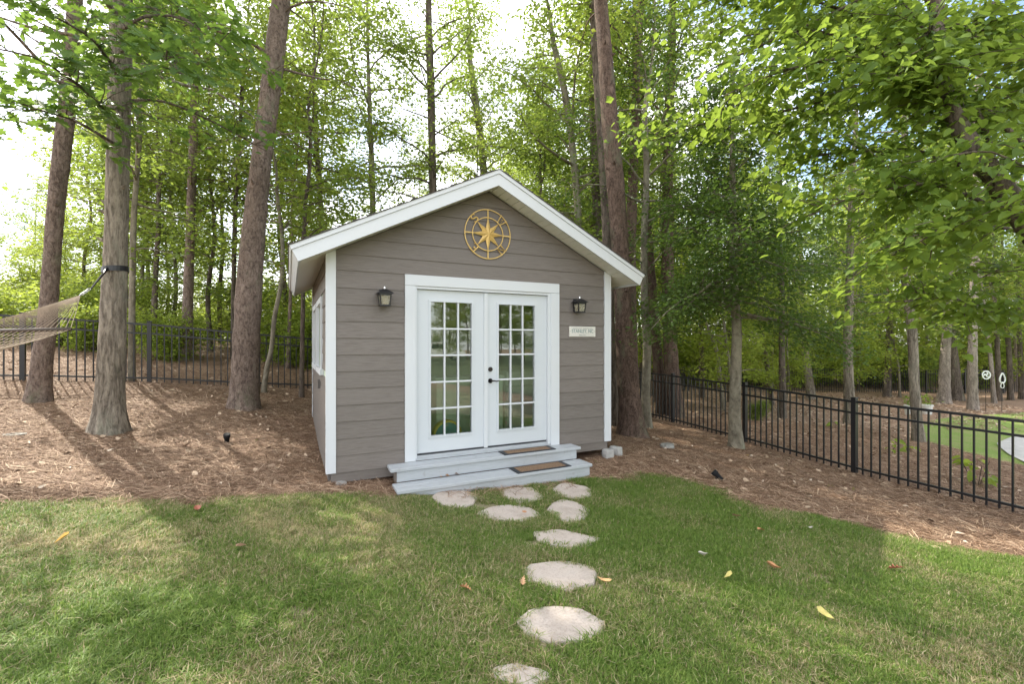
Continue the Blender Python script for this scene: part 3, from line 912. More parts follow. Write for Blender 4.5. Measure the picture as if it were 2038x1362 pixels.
b.build('worn_lettering', M['ink2'], sg)
text_mesh('lettering', 'Since 1911', 0.028, M['ink2'], sg, 0, -0.05, -0.0172, 1.0)
b = MB(); b.box(-0.213, -0.205, -0.0175, -0.0162, 0.0, 0.008); b.box(0.205, 0.213, -0.0175, -0.0162, 0.0, 0.008); b.build('dots', M['ink'], sg)

# wooden steps
st = on_shed('wooden_steps', 0.64, -0.56, -0.05, 'pale grey painted two-tread wooden steps in front of the shed doors', 'steps')
def sb(x0, x1, y0, y1, z0, z1, bv=0.004):                 # shed coordinates -> steps coordinates
    b = MB(); b.bev(x0-0.64, x1-0.64, y0+0.56, y1+0.56, z0+0.05, z1+0.05, bv); return b
sb(0.640, 3.226, -0.275, -0.141, 0.113, 0.151).build('tread_board', M['step'], st)
sb(0.646, 3.220, -0.135, -0.038, 0.113, 0.151).build('tread_board', M['step'], st)
sb(0.654, 3.210, -0.5635, -0.418, -0.051, -0.0127).build('tread_board', M['step'], st)
sb(0.657, 3.206, -0.412, -0.272, -0.051, -0.0127).build('tread_board', M['step'], st)
sb(0.716, 3.172, -0.250, -0.230, -0.0120, 0.1125, 0.002).build('riser_board', M['step'], st)
sb(0.722, 3.182, -0.541, -0.521, -0.33, -0.0515, 0.002).build('riser_board', M['step'], st)
for xx in (0.722, 3.134):
    sb(xx, xx+0.036, -0.229, -0.03, -0.30, 0.1125, 0.002).build('side_board', M['step_side'], st)
    sb(xx, xx+0.036, -0.520, -0.2305, -0.33, -0.0515, 0.002).build('side_board', M['step_side'], st)

def door_mat(x0, x1, y0, y1, z, label):
    o = on_shed('door_mat', (x0+x1)/2, (y0+y1)/2, z, label, 'mat', 'coir mats on the wooden steps')
    w, d = (x1-x0)/2, (y1-y0)/2
    b = MB()
    for q in ((-w,w,-d,-d+0.032),(-w,w,d-0.032,d),(-w,-w+0.06,-d+0.0325,d-0.0325),(w-0.06,w,-d+0.0325,d-0.0325)):
        b.bev(q[0], q[1], q[2], q[3], 0.0005, 0.013, 0.004)
    b.build('rubber_border', M['rubber'], o)
    b = MB(); b.bev(-w+0.061, w-0.061, -d+0.033, d-0.033, 0.0008, 0.015, 0.003); b.build('coir_pad', M['coir'], o)
door_mat(2.075, 2.835, -0.262, -0.05, 0.151, 'brown coir mat with black border on the upper step')
door_mat(2.112, 2.890, -0.556, -0.288, -0.0127, 'brown coir mat with black border on the lower step')

# footing blocks
def lump(name, loc, size, material, seed, label, cat, group=None, rz=0.0, jag=0.12):
    r = np.random.default_rng(seed)
    vs, fs = [], []
    n, k = 10, 6
    for i in range(k+1):
        t = i/k; ph = -math.pi/2 + math.pi*t
        for j in range(n):
            a = 2*math.pi*j/n
            x, y, z = math.cos(ph)*math.cos(a), math.cos(ph)*math.sin(a), math.sin(ph)
            p = 0.45
            x, y, z = [math.copysign(abs(c)**p, c) for c in (x, y, z)]
            q = 1 + r.uniform(-jag, jag)
            vs.append((x*size[0]*q/2, y*size[1]*q/2, z*size[2]*q/2 + size[2]/2))
    for i in range(k):
        for j in range(n): fs.append((i*n+j, i*n+(j+1)%n, (i+1)*n+(j+1)%n, (i+1)*n+j))
    b = MB(); b.add(vs, fs)
    return b.build(name, material, None, loc=loc, rot=(0,0,rz), label=label, cat=cat, group=group)
lump('footing_block', shed_w(0.13, -0.03, -0.09), (0.13,0.16,0.11), M['concrete'], 3, 'whitish concrete block under the left front corner of the shed', 'block', 'concrete footing blocks under the shed', TH+0.15, 0.06)
lump('footing_block', shed_w(3.86, -0.06, -0.13), (0.17,0.14,0.14), M['concrete'], 4, 'grey concrete block under the right front corner of the shed', 'block', 'concrete footing blocks under the shed', TH, 0.06)
lump('footing_block', shed_w(4.05, 0.0, -0.13), (0.13,0.20,0.15), M['concrete'], 5, 'grey concrete block standing just right of the shed corner', 'block', 'concrete footing blocks under the shed', TH+0.3, 0.06)
lump('rock', hit(1327, 896), (0.25,0.16,0.11), M['rock'], 8, 'mossy grey rock lying in the pine straw near the right fence', 'rock', None, 0.3, 0.22)
lump('rock', hit(28, 873), (0.24,0.18,0.06), M['rock'], 9, 'flat grey rock in the pine straw left of the hammock oak', 'rock', None, 0.9, 0.2)

# inside the shed
o = on_shed('storage_cabinet', 1.42, 0.55, 0.16, 'sage green cabinet behind the glass of the left shed door', 'cabinet')
b = MB(); b.bev(0.0, 1.0, 0.0, 0.45, 0.05, 0.92, 0.006); b.build('body', M['interior'], o)
b = MB(); b.bev(-0.02, 1.02, -0.02, 0.46, 0.922, 0.95, 0.004); b.build('top', M['int_white'], o)
b = MB(); b.box(0.05, 0.95, 0.03, 0.43, 0.0, 0.049); b.build('plinth', M['int_floor'], o)
o = on_shed('round_cushion', 1.50, 0.33, 0.36, 'round teal cushion with yellow edge and orange flowers behind the left door glass', 'cushion')
M['teal'] = mat('teal_fabric', (0.08,0.22,0.22), 0.9); M['yellow'] = mat('yellow_fabric', (0.6,0.45,0.05), 0.8); M['orange'] = mat('orange_fabric', (0.62,0.22,0.05), 0.8)
def vdisc(b, r0, r1, y0, y1, n=28, cx=0, cz=0):
    vs = []
    for yy, rr in ((y1, r0), (y1, r1), (y0, r1), (y0, r0)):
        for k in range(n): vs.append((cx+rr*math.cos(2*math.pi*k/n), yy, cz+rr*math.sin(2*math.pi*k/n)))
    fs = []
    for q in range(4):
        for k in range(n): fs.append((q*n+k, q*n+(k+1)%n, ((q+1)%4)*n+(k+1)%n, ((q+1)%4)*n+k))
    b.add(vs, fs)
b = MB(); vdisc(b, 0.002, 0.17, -0.03, 0.04); b.build('pad', M['teal'], o)
b = MB(); vdisc(b, 0.171, 0.20, -0.04, 0.05); b.build('edge_band', M['yellow'], o)
for fx, fz in ((-0.10, -0.02), (0.09, -0.07)):
    b = MB()
    for k in range(5):
        a = 2*math.pi*k/5
        vdisc(b, 0.001, 0.022, -0.04-0.002*k, -0.034, 10, fx+0.024*math.cos(a), fz+0.024*math.sin(a))
    b.build('flower', M['orange'], o)
o = on_shed('work_chest', 2.62, 0.9, 0.16, 'pale grey chest of drawers inside behind the right door glass', 'chest')
b = MB(); b.bev(0, 0.7, 0, 0.45, 0.0, 1.0, 0.006); b.build('body', paint_mat('chest_paint', (0.36,0.42,0.36), (0.3,0.34,0.3), 0.3), o)
for k in range(4):
    b = MB(); b.bev(0.03, 0.67, -0.018, -0.0005, 0.04+0.24*k, 0.25+0.24*k, 0.005); b.build('drawer_front', M['int_white'], o)

# ------------------------------------------------------------------ stepping stones
STONES = [(907,1001,80,34,1,'leftmost flat tan stepping stone just below the wooden steps'),
          (1038,991,78,30,2,'middle flat tan stepping stone nearest the wooden steps'),
          (1138,983,75,30,3,'rightmost tan stepping stone nearest the wooden steps'),
          (1013,1029,108,34,4,'tan stepping stone with a fallen leaf, left one of the second row'),
          (1133,1025,72,40,5,'angular tan stepping stone, right one of the second row'),
          (1124,1083,122,38,6,'wide tan stepping stone alone in the third row of the path'),
          (1117,1156,138,58,7,'large pale stepping stone halfway down the lawn path'),
          (1120,1259,162,78,8,'largest pale stepping stone, nearest whole one to the viewer'),
          (1035,1362,110,44,9,'partly cropped stepping stone at the bottom edge of the view')]
STONE_POS = []
for px, py, w, h, sd, lab in STONES:
    c = hit(px, py); D = c.y
    rx = w*D/F_PX/2*1.16
    far = hit(px, py-h/2); near = hit(px, min(py+h/2, 1500))
    ry = (far.y-near.y)/2*1.06
    r = np.random.default_rng(sd+40)
    n = 30; ang = np.linspace(0, 2*math.pi, n, endpoint=False)
    ph = r.uniform(0, 6.28, 4)
    kn = 8; ka = np.sort(np.linspace(0, 2*math.pi, kn, endpoint=False)+r.uniform(-0.28, 0.28, kn)); kr = r.uniform(0.86, 1.12, kn)
    kx = np.append(kr*np.cos(ka), kr[0]*math.cos(ka[0])); ky = np.append(kr*np.sin(ka), kr[0]*math.sin(ka[0])); kt = np.append(ka, ka[0]+2*math.pi)
    aa = np.where(ang < ka[0], ang+2*math.pi, ang)
    qx = np.interp(aa, kt, kx); qy = np.interp(aa, kt, ky)
    rad = np.hypot(qx, qy)*(1+r.uniform(-0.022, 0.022, n)); ang = np.arctan2(qy, qx)
    cy = (far.y+near.y)/2; cx = c.x*cy/D
    gx_ = (tz(cx+0.3, cy)-tz(cx-0.3, cy))/0.6; gy_ = (tz(cx, cy+0.3)-tz(cx, cy-0.3))/0.6
    base = tz(cx, cy)
    vs, fs = [], []
    for sc, dz in ((1.0, -0.02), (1.0, 0.030), (0.97, 0.041), (0.6, 0.044), (0.25, 0.043)):
        for k in range(n):
            x, y = rx*rad[k]*math.cos(ang[k])*sc, ry*rad[k]*math.sin(ang[k])*sc
            zz = dz + (0.004*math.sin(9*x+ph[3])*math.cos(11*y) if sc < 1 else 0)
            vs.append((x, y, gx_*x+gy_*y+zz))
    for i in range(4):
        for k in range(n): fs.append((i*n+k, i*n+(k+1)%n, (i+1)*n+(k+1)%n, (i+1)*n+k))
    fs.append(tuple(4*n+k for k in range(n)))
    b = MB(); b.add(vs, fs)
    b.build('stepping_stone', M['stone'], None, loc=(cx, cy, base), label=lab, cat='stepping stone', group='stepping stones crossing the lawn')
    STONE_POS.append((cx, cy, rx, ry))

# ------------------------------------------------------------------ fences
def fence(name, P0, P1, label, first=0.0, post_h=1.22, spacing=2.03, npk=17, fine=True, picks='objects'):
    P0, P1 = np.array(P0, float), np.array(P1, float)
    L = np.hypot(*(P1-P0)); u = (P1-P0)/L; ang = math.atan2(u[1], u[0])
    root = empty(name, (P0[0], P0[1], tz(*P0)), 0.0, label, 'fence')
    z00 = root.location.z
    ts = [0.0] + list(np.arange(first if first > 0.3 else first+spacing, L-0.2, spacing)) + [L]
    zs = [tz(*(P0+u*t)) for t in ts]
    b = MB(); w = 0.034
    b.bev(-w, w, -w, w, -0.25, post_h, 0.003); b.bev(-w-0.006, w+0.006, -w-0.006, w+0.006, post_h+0.0005, post_h+0.018, 0.005)
    post_me = b.mesh('post', M['black'])
    b = MB(); b.box(-0.0095, 0.0095, -0.0095, 0.0095, 0.03, 1.165); pick_me = b.mesh('picket', M['black'])
    for t, z in zip(ts, zs):
        p = P0 + u*t
        link_obj('post', post_me, root, (p[0]-P0[0], p[1]-P0[1], z-z00), (0,0,ang))
    allp = MB()
    for i in range(len(ts)-1):
        t0, t1 = ts[i], ts[i+1]
        if t1-t0 < 0.3: continue
        for h0, h1, w in ((1.150, 1.185, 0.017), (0.975, 1.005, 0.016), (0.115, 0.145, 0.016)):
            b = MB(); q = []
            for h in (h0, h1):
                for t, z, s_ in ((t0+0.034, zs[i], -1), (t1-0.034, zs[i+1], -1), (t1-0.034, zs[i+1], 1), (t0+0.034, zs[i], 1)):
                    p = u*t + np.array([-u[1], u[0]])*s_*w
                    q.append((p[0], p[1], z-z00+h))
            b.hexa(q); b.build('rail', M['black'], root)
        n = max(2, int(round(npk*(t1-t0)/spacing)))
        for k in range(1, n):
            f = k/n; t = t0+(t1-t0)*f; z = zs[i]+(zs[i+1]-zs[i])*f
            p = u*t
            if picks == 'objects':
                link_obj('picket', pick_me, root, (p[0], p[1], z-z00), (0,0,ang))
            else:
                allp.box(p[0]-0.009, p[0]+0.009, p[1]-0.009, p[1]+0.009, z-z00+0.03, z-z00+1.16)
    if picks != 'objects':
        allp.build('pickets', M['black'], root, kind='stuff')
    return root
CORNER = (2.53, 14.2)
ur = np.array([2.53-6.09, 14.2-5.5]); ur = ur/np.hypot(*ur)
R0 = np.array([5.40, 7.20]) - ur*2.03*2
fence('metal_fence', tuple(R0), CORNER, 'black metal picket fence running down the slope right of the shed', first=2.03)
ul = np.array([2.53+8.57, 14.2-8.0]); ul = ul/np.hypot(*ul)
L0 = np.array([-8.57, 8.0]) - ul*1.76*2
fence('metal_fence', tuple(L0), (2.53-0.12*ul[0], 14.2-0.12*ul[1]), 'black metal picket fence behind the pines and hammock left of the shed', first=1.76, spacing=1.76, npk=15)
fence('metal_fence', (3.2, 15.2), (8.5, 22.5), 'far black picket fence running away behind the trees right of the shed', first=2.0, picks='stuff')
fence('metal_fence', (8.7, 22.5), (34.0, 23.5), 'far black picket fence along the back edge of the neighbouring lawn', first=2.0, picks='stuff')

# ------------------------------------------------------------------ trees: builders
LEAF = {
 'diamond': (np.array([(0,0,0),(0.42,0.5,0.12),(1,0,-0.06),(0.42,-0.5,0.12)]), np.array([(0,2,1),(0,3,2)])),
 'heart': (np.array([(0,0,0),(0.40,0,-0.03),(1.0,0,-0.12),(-0.10,0.30,0.07),(0.18,0.50,0.11),(0.58,0.36,0.05),(-0.10,-0.30,0.07),(0.18,-0.50,0.11),(0.58,-0.36,0.05)]),
           np.array([(0,1,3),(1,4,3),(1,5,4),(1,2,5),(0,6,1),(1,6,7),(1,7,8),(1,8,2)])),
}
half = [(0.0,0.02),(0.13,0.07),(0.24,0.24),(0.30,0.12),(0.44,0.36),(0.51,0.15),(0.64,0.46),(0.72,0.19),(0.83,0.33),(0.88,0.14),(1.0,0.05)]
_ov = [(u, 0.0, -0.10*u*u) for u, v in half] + [(u, v, 0.25*v-0.10*u*u) for u, v in half] + [(u, -v, 0.25*v-0.10*u*u) for u, v in half]
_of = []
_n = len(half)
for i in range(_n-1):
    _of += [(i, i+1, _n+i), (i+1, _n+i+1, _n+i), (i, 2*_n+i, i+1), (i+1, 2*_n+i, 2*_n+i+1)]
LEAF['oak'] = (np.array(_ov), np.array(_of))
_nv, _nf = [], []
for k in range(7):
    a = 2*math.pi*k/7; c, s = math.cos(a)*0.5, math.sin(a)*0.5
    o = len(_nv); _nv += [(0.05, -0.012, 0), (0.05, 0.012, 0), (0.75+0.25*((k*3)%7)/7, c, s)]; _nf.append((o, o+1, o+2))
LEAF['needles'] = (np.array(_nv), np.array(_nf))

def leaves_geo(pos, axis, nrm, length, width, kind):
    T, Fc = LEAF[kind]
    axis = axis/np.linalg.norm(axis, axis=1, keepdims=True)
    side = np.cross(nrm, axis); side /= np.linalg.norm(side, axis=1, keepdims=True)+1e-9
    up = np.cross(axis, side)
    V = (pos[:,None,:] + T[None,:,0:1]*length[:,None,None]*axis[:,None,:] + T[None,:,1:2]*width[:,None,None]*side[:,None,:]
         + T[None,:,2:3]*width[:,None,None]*up[:,None,:])
    n, k = len(pos), len(T)
    Fa = Fc[None] + (np.arange(n)*k)[:,None,None]
    return V.reshape(-1,3), Fa.reshape(-1,3)

def tube_geo(pts, rad, n):
    pts = np.asarray(pts, float); rad = np.asarray(rad, float)
    d = np.gradient(pts, axis=0); d /= np.linalg.norm(d, axis=1, keepdims=True)+1e-9
    ref = np.where(np.abs(d[:,2:3]) > 0.8, np.array([[1.0,0,0]]), np.array([[0,0,1.0]]))
    a = np.cross(d, ref); a /= np.linalg.norm(a, axis=1, keepdims=True)+1e-9
    b_ = np.cross(d, a)
    th = np.arange(n)*2*math.pi/n
    V = pts[:,None,:] + rad[:,None,None]*(np.cos(th)[None,:,None]*a[:,None,:] + np.sin(th)[None,:,None]*b_[:,None,:])
    m = len(pts); ii = np.arange(m*n).reshape(m, n); jj = np.roll(ii, -1, axis=1)
    Q = np.stack([ii[:-1], jj[:-1], jj[1:], ii[1:]], -1).reshape(-1,4)
    return V.reshape(-1,3), Q

class Geo:
    def __init__(s): s.v = []; s.q = []; s.t = []; s.n = 0
    def quad(s, V, Q): s.v.append(V); s.q.append(Q+s.n); s.n += len(V)
    def tri(s, V, T): s.v.append(V); s.t.append(T+s.n); s.n += len(V)
    def mesh(s, name, mq, mt=None, smooth=False):
        q = np.concatenate(s.q) if s.q else np.zeros((0,4), int)
        t = np.concatenate(s.t) if s.t else np.zeros((0,3), int)
        mats = [mq] + ([mt] if mt else [])
        mi = np.concatenate([np.zeros(len(q), int), np.ones(len(t), int) if mt else np.zeros(len(t), int)])
        return np_mesh(name, np.concatenate(s.v), [q, t], mats, mi, smooth)

def smooth_path(pts, step=0.18):
    pts = np.asarray(pts, float)
    d = np.concatenate([[0], np.cumsum(np.linalg.norm(np.diff(pts[:,:3], axis=0), axis=1))])
    n = max(4, int(d[-1]/step)); s = np.linspace(0, d[-1], n)
    out = []
    for c in range(pts.shape[1]):
        m = np.gradient(pts[:,c], d)
        i = np.clip(np.searchsorted(d, s, 'right')-1, 0, len(d)-2)
        h = d[i+1]-d[i]; t = (s-d[i])/h
        out.append((2*t**3-3*t**2+1)*pts[i,c]+(t**3-2*t**2+t)*h*m[i]+(-2*t**3+3*t**2)*pts[i+1,c]+(t**3-t**2)*h*m[i+1])
    return np.stack(out, -1)

def trunk_geo(path, seed, n=16, flare=0.0, rough=0.05, knots=0):
    """path rows x,y,z,r"""
    r = np.random.default_rng(seed)
    P = smooth_path(path, 0.13 if path[0][3] > 0.08 else 0.2)
    h = P[:,2]-P[0,2]
    rad = P[:,3]*(1 + flare*np.exp(-np.clip(h, 0, None)/0.22))
    V, Q = tube_geo(P[:,:3], rad, n)
    V = V.reshape(len(P), n, 3)
    th = np.arange(n)*2*math.pi/n
    ph = r.uniform(0, 6.28, 6)
    f = 1 + rough*(np.sin(2*th[None]+ph[0]+1.3*h[:,None]) + 0.7*np.sin(3*th[None]+ph[1]-0.8*h[:,None]) + 0.6*r.normal(0, 1, (len(P), n)))
    if flare: f += 0.35*flare*np.exp(-np.clip(h,0,None)/0.28)[:,None]*np.maximum(0, np.sin(4*th[None]+ph[2]))
    V = P[:,None,:3] + (V-P[:,None,:3])*f[...,None]
    return P, V.reshape(-1,3), Q

def limb_pts(rng, base, az, el, L, droop, n=7, wander=0.18):
    p = np.array(base, float); out = [p.copy()]; st = L/(n-1)
    for k in range(n-1):
        az += rng.normal(0, wander); e = el - droop*(k/(n-1)) + rng.normal(0, 0.10)
        p = p + st*np.array([math.cos(az)*math.cos(e), math.sin(az)*math.cos(e), math.sin(e)])
        out.append(p.copy())
    return np.array(out), az

def grow(rng, P, h0, h1, Rr, nl, kind='diamond', leaf=(0.085,0.05), lpm=90, el=(0.25,0.85), droop=0.45, prof='oval', spread=0.15, sub=0.27, gl=None, gt=None, upn=0.75, azw=None, bare=0.12):
    """limbs, side shoots and leaves about the trunk path P; returns (Geo limbs, Geo crown)"""
    gl = gl or Geo(); gt = gt or Geo()
    hs = P[:,2]-P[0,2]
    pos, axs, nrm, ln = [], [], [], []
    for i in range(nl):
        t = (i+rng.uniform(0,1))/nl; h = h0+(h1-h0)*t
        base = np.array([np.interp(h, hs, P[:,c]) for c in range(3)])
        rt = float(np.interp(h, hs, P[:,3]))
        if prof == 'oval': f = min(1, 0.55+1.2*t)*(1-max(0, t-0.35)/0.65*0.72)
        elif prof == 'cone': f = 1.02-0.85*t
        else: f = 0.6+0.4*math.sin(math.pi*t)
        L = Rr*f*rng.uniform(0.45, 1.25)
        az = i*2.39996+rng.normal(0, 0.7)
        if azw is not None: az = azw[0]+rng.normal(0, azw[1])
        e = el[0]+(el[1]-el[0])*t+rng.normal(0, 0.28)
        pts, az2 = limb_pts(rng, base, az, e, L, droop)
        r0 = min(rt*0.5, 0.007+0.011*L)
        V, Q = tube_geo(pts, np.linspace(r0, 0.004, len(pts)), 5); gl.quad(V, Q)
        ns = max(3, int(L/sub))
        for k in range(ns+1):
            fr = 0.16+0.84*(k/ns) if k < ns else 1.0
            x = fr*(len(pts)-1); i0 = min(int(x), len(pts)-2); w = x-i0
            p0 = pts[i0]*(1-w)+pts[i0+1]*w; dv = pts[i0+1]-pts[i0]
            a0 = math.atan2(dv[1], dv[0]); e0 = math.asin(max(-1, min(1, dv[2]/np.linalg.norm(dv))))
            sl = (0.22+0.34*L*(1-fr)+0.12)*rng.uniform(0.7, 1.3)
            sa = a0+(1 if k % 2 else -1)*rng.uniform(0.55, 1.25) if k < ns else a0
            sp, _ = limb_pts(rng, p0, sa, e0*0.6+rng.normal(0,0.42), sl, 0.35, 4, 0.25)
            V, Q = tube_geo(sp, [0.005,0.004,0.003,0.0015], 3); gt.quad(V, Q)
            nlv = max(2, int(sl*lpm))
            u = rng.uniform(bare, 1.0, nlv)**0.8*3; ii = np.minimum(u.astype(int), 2); ww = (u-ii)[:,None]
            pp = sp[ii]*(1-ww)+sp[ii+1]*ww+rng.normal(0, spread, (nlv,3))*np.array([1,1,0.8])
            la = sa+rng.normal(0, 1.0, nlv)
            ax = np.stack([np.cos(la), np.sin(la), rng.normal(-0.25, 0.35, nlv)], -1)
            nn = np.stack([rng.normal(0, upn, nlv), rng.normal(0, upn, nlv), np.ones(nlv)], -1)
            pos.append(pp); axs.append(ax); nrm.append(nn); ln.append(leaf[0]*rng.uniform(0.65, 1.2, nlv))
    pos, axs, nrm, ln = map(np.concatenate, (pos, axs, nrm, ln))
    V, T = leaves_geo(pos, axs, nrm, ln, ln*(leaf[1]/leaf[0]), kind)
    gt.tri(V, T)
    return gl, gt

def px_path(pts, D, H=None, base=None, lean=(0,0), rmin=0.02, seed=0):
    """trunk path from (x, y, width) picked on the photograph, all at distance D; carried on above the frame to height H"""
    rows = []
    r = np.random.default_rng(seed)
    for x, y, w in pts:
        p = at(x, y, D); rows.append([p.x, D, p.z, w*D/F_PX/2/math.sqrt(1+((x-CX)/F_PX)**2)])
    if base is not None:
        rows[0][0], rows[0][1], rows[0][2] = base.x, base.y, base.z-0.08
    if H:
        z0 = rows[0][2]; d = (rows[-1][0]-rows[-2][0])/max(0.1, rows[-1][2]-rows[-2][2])
        zt = z0+H
        if zt > rows[-1][2]+0.6:
            a = rows[-1]; n = 4
            for k in range(1, n+1):
                f = k/n; zz = a[2]+(zt-a[2])*f
                rows.append([a[0]+d*0.8*(zz-a[2])+r.normal(0, 0.06), a[1]+lean[1]*(zz-a[2])+r.normal(0,0.06), zz, max(0.014, a[3]*(1-0.88*f))])
    rows = np.array(rows)
    return rows
TREE_N = 0
def plant(name, path, label, cat, bark, leafm, crown, group=None, seed=0, flare=0.5, n=16, rough=0.05, trunk_extra=None, crown_extra=None):
    o0 = path[0,:3].copy()
    rel = path.copy(); rel[:,:3] -= o0
    P, V, Q = trunk_geo(rel, seed, n, flare, rough)
    g = Geo(); g.quad(V, Q)
    gt = Geo()
    rng = np.random.default_rng(seed+100)
    for c in (crown if isinstance(crown, list) else [crown]):
        grow(rng, P, gl=g, gt=gt, **c)
    if rel[0,3] > 0.14:
        hs_k = P[:,2]-P[0,2]
        for q in range(9):
            hh = rng.uniform(2.6, 7.5); az = rng.uniform(0, 6.28); rr_ = float(np.interp(hh, hs_k, P[:,3]))
            b0 = np.array([np.interp(hh, hs_k, P[:,c]) for c in range(3)]); d = np.array([math.cos(az), math.sin(az), rng.uniform(0.1,0.6)])
            ln_ = rng.uniform(0.02, 0.09)
            V2, Q2 = tube_geo(np.array([b0+d*rr_*0.7, b0+d*(rr_+0.015), b0+d*(rr_+ln_*0.6), b0+d*(rr_+ln_)]), [0.034,0.026,0.014,0.009], 7); g.quad(V2, Q2)
    root = empty(name, tuple(o0), 0, label, cat, group)
    link_obj('trunk', g.mesh('trunk', bark, smooth=True), root)
    co = link_obj('crown', gt.mesh('crown', M['twig'], leafm), root, kind='stuff')
    return root, P, o0

DEC = dict(kind='diamond', leaf=(0.11,0.066), lpm=56)
# ------------------------------------------------------------------ trees seen one by one: left of the shed
def dist_at(px, py): return hit(px, py)
PINE_G, = ('tall pines in front of the left fence',)
b1 = hit(75, 803)
t1 = px_path([(75,803,56),(80,760,48),(92,650,43),(112,400,39),(135,200,36),(150,0,33)], b1.y, 17, b1, (0,-0.02))
plant('pine_tree', t1, 'leaning reddish pine at the far left, behind the hammock', 'pine tree', M['pine_bark'], M['needle'],
      [dict(h0=9.0, h1=16.5, Rr=3.0, nl=26, kind='needles', leaf=(0.22,0.14), lpm=15, el=(0.1,0.7), droop=0.3),
       dict(h0=4.2, h1=6.6, Rr=2.6, nl=7, kind='needles', leaf=(0.2,0.12), lpm=4, el=(0.25,0.3), droop=0.6, bare=0.5, azw=(3.4,0.8))], PINE_G, 1, 0.3)
b2 = hit(218, 866)
t2 = px_path([(217,866,66),(219,800,60),(226,640,55),(231,480,51),(236,250,50),(241,0,46)], b2.y, 13, b2)
oak, P_oak, O_oak = plant('oak_tree', t2, 'grey-barked oak with flared base that holds the hammock strap', 'oak tree', M['oak_bark'], M['leaf_oak'],
      [dict(h0=5.0, h1=12.6, Rr=4.2, nl=26, kind='diamond', leaf=(0.15,0.09), lpm=26, el=(0.15,0.9), droop=0.4)], None, 2, 0.6, 20, 0.035)
b3 = hit(485, 815)
t3 = px_path([(485,815,66),(488,770,60),(492,650,54),(505,450,47),(525,280,43),(548,100,39),(560,0,36)], b3.y, 19, b3)
plant('pine_tree', t3, 'thick reddish pine leaning right, standing between the oak and the shed', 'pine tree', M['pine_bark'], M['needle'],
      [dict(h0=10.0, h1=18.5, Rr=3.4, nl=28, kind='needles', leaf=(0.22,0.14), lpm=15, el=(0.1,0.7), droop=0.3),
       dict(h0=4.5, h1=8.5, Rr=2.2, nl=9, kind='diamond', leaf=(0.10,0.05), lpm=9, el=(0.3,0.4), droop=0.7, bare=0.4)], PINE_G, 3, 0.25)

def simple_tree(name, pts, label, bark, leafm, H, crown, D=None, base=None, seed=0, cat='tree', group=None, flare=0.3, n=10):
    bs = hit(pts[0][0], pts[0][1]) if base is None else base
    if D is not None: bs = Vector(((pts[0][0]-CX)/F_PX*D, D, tz((pts[0][0]-CX)/F_PX*D, D)))
    p = px_path(pts, bs.y, H, bs, seed=seed)
    return plant(name, p, label, cat, bark, leafm, crown, group, seed, flare, n, 0.05)
def cr(h0, h1, Rr, nl, **k):
    d = dict(h0=h0, h1=h1, Rr=Rr, nl=nl, **DEC); d.update(k); return d

simple_tree('slim_tree', [(262,762,16),(263,600,14),(267,420,13),(276,300,12),(280,180,11)], 'slim grey tree close behind the hammock oak, at the left fence', M['grey_bark'], M['leaf_mid'], 11, cr(2.6,10.8,2.5,34), seed=11)
simple_tree('pine_tree', [(370,748,27),(374,600,22),(380,420,20),(386,250,18),(390,100,16)], 'thin straight reddish pine beyond the left fence, between oak and thick pine', M['pine_bark'], M['leaf_mid'], 15, cr(3.0,14.5,2.4,40), seed=12, D=11.6, cat='pine tree')
simple_tree('slim_tree', [(463,760,11),(465,560,10),(470,380,9),(478,250,8)], 'slim brown tree just behind the thick pine on its left side', M['dark_bark'], M['leaf_mid'], 12, cr(2.8,11.5,2.4,36), seed=13, D=12.5)
simple_tree('crooked_sapling', [(524,785,11),(530,740,11),(541,690,10),(545,640,10),(560,560,9),(562,480,8),(553,400,7)], 'crooked sapling with a bent stem right of the thick pine', M['grey_bark'], M['leaf_mid'], 7.5, cr(2.2,7.4,1.7,26), seed=14)
simple_tree('slim_tree', [(600,795,10),(603,600,9),(607,420,8),(618,300,7)], 'very thin straight tree beside the left wall of the shed', M['dark_bark'], M['leaf_mid'], 9, cr(3.2,8.8,1.8,26), seed=15)
simple_tree('slim_tree', [(572,745,8),(578,590,7),(581,480,6)], 'thin reddish stem beyond the fence, just left of the shed eave', M['pine_bark'], M['leaf_bright'], 8, cr(2.4,7.8,1.8,24), seed=16, D=12.2)
simple_tree('slim_tree', [(866,680,17),(862,380,16),(858,200,15),(853,0,13)], 'dark straight trunk rising behind the left slope of the shed roof', M['dark_bark'], M['leaf_mid'], 17, cr(3.5,16.5,2.9,52), seed=17, D=13.5, n=12)
simple_tree('slim_tree', [(955,680,17),(962,330,15),(940,150,12)], 'pale slim trunk rising behind the roof peak of the shed', M['grey_bark'], M['leaf_mid'], 14, cr(4.0,13.8,2.8,46), seed=18, D=16.5)
simple_tree('slim_tree', [(735,690,12),(742,400,11),(735,200,9)], 'slender grey tree behind the left roof slope of the shed', M['grey_bark'], M['leaf_mid'], 13, cr(3.2,12.8,2.7,46), seed=19, D=13.0)
simple_tree('slim_tree', [(650,700,12),(640,450,11),(628,250,10)], 'leafy thin tree rising behind the left eave of the shed', M['dark_bark'], M['leaf_mid'], 12, cr(3.0,11.6,2.3,38), seed=20, D=12.6)
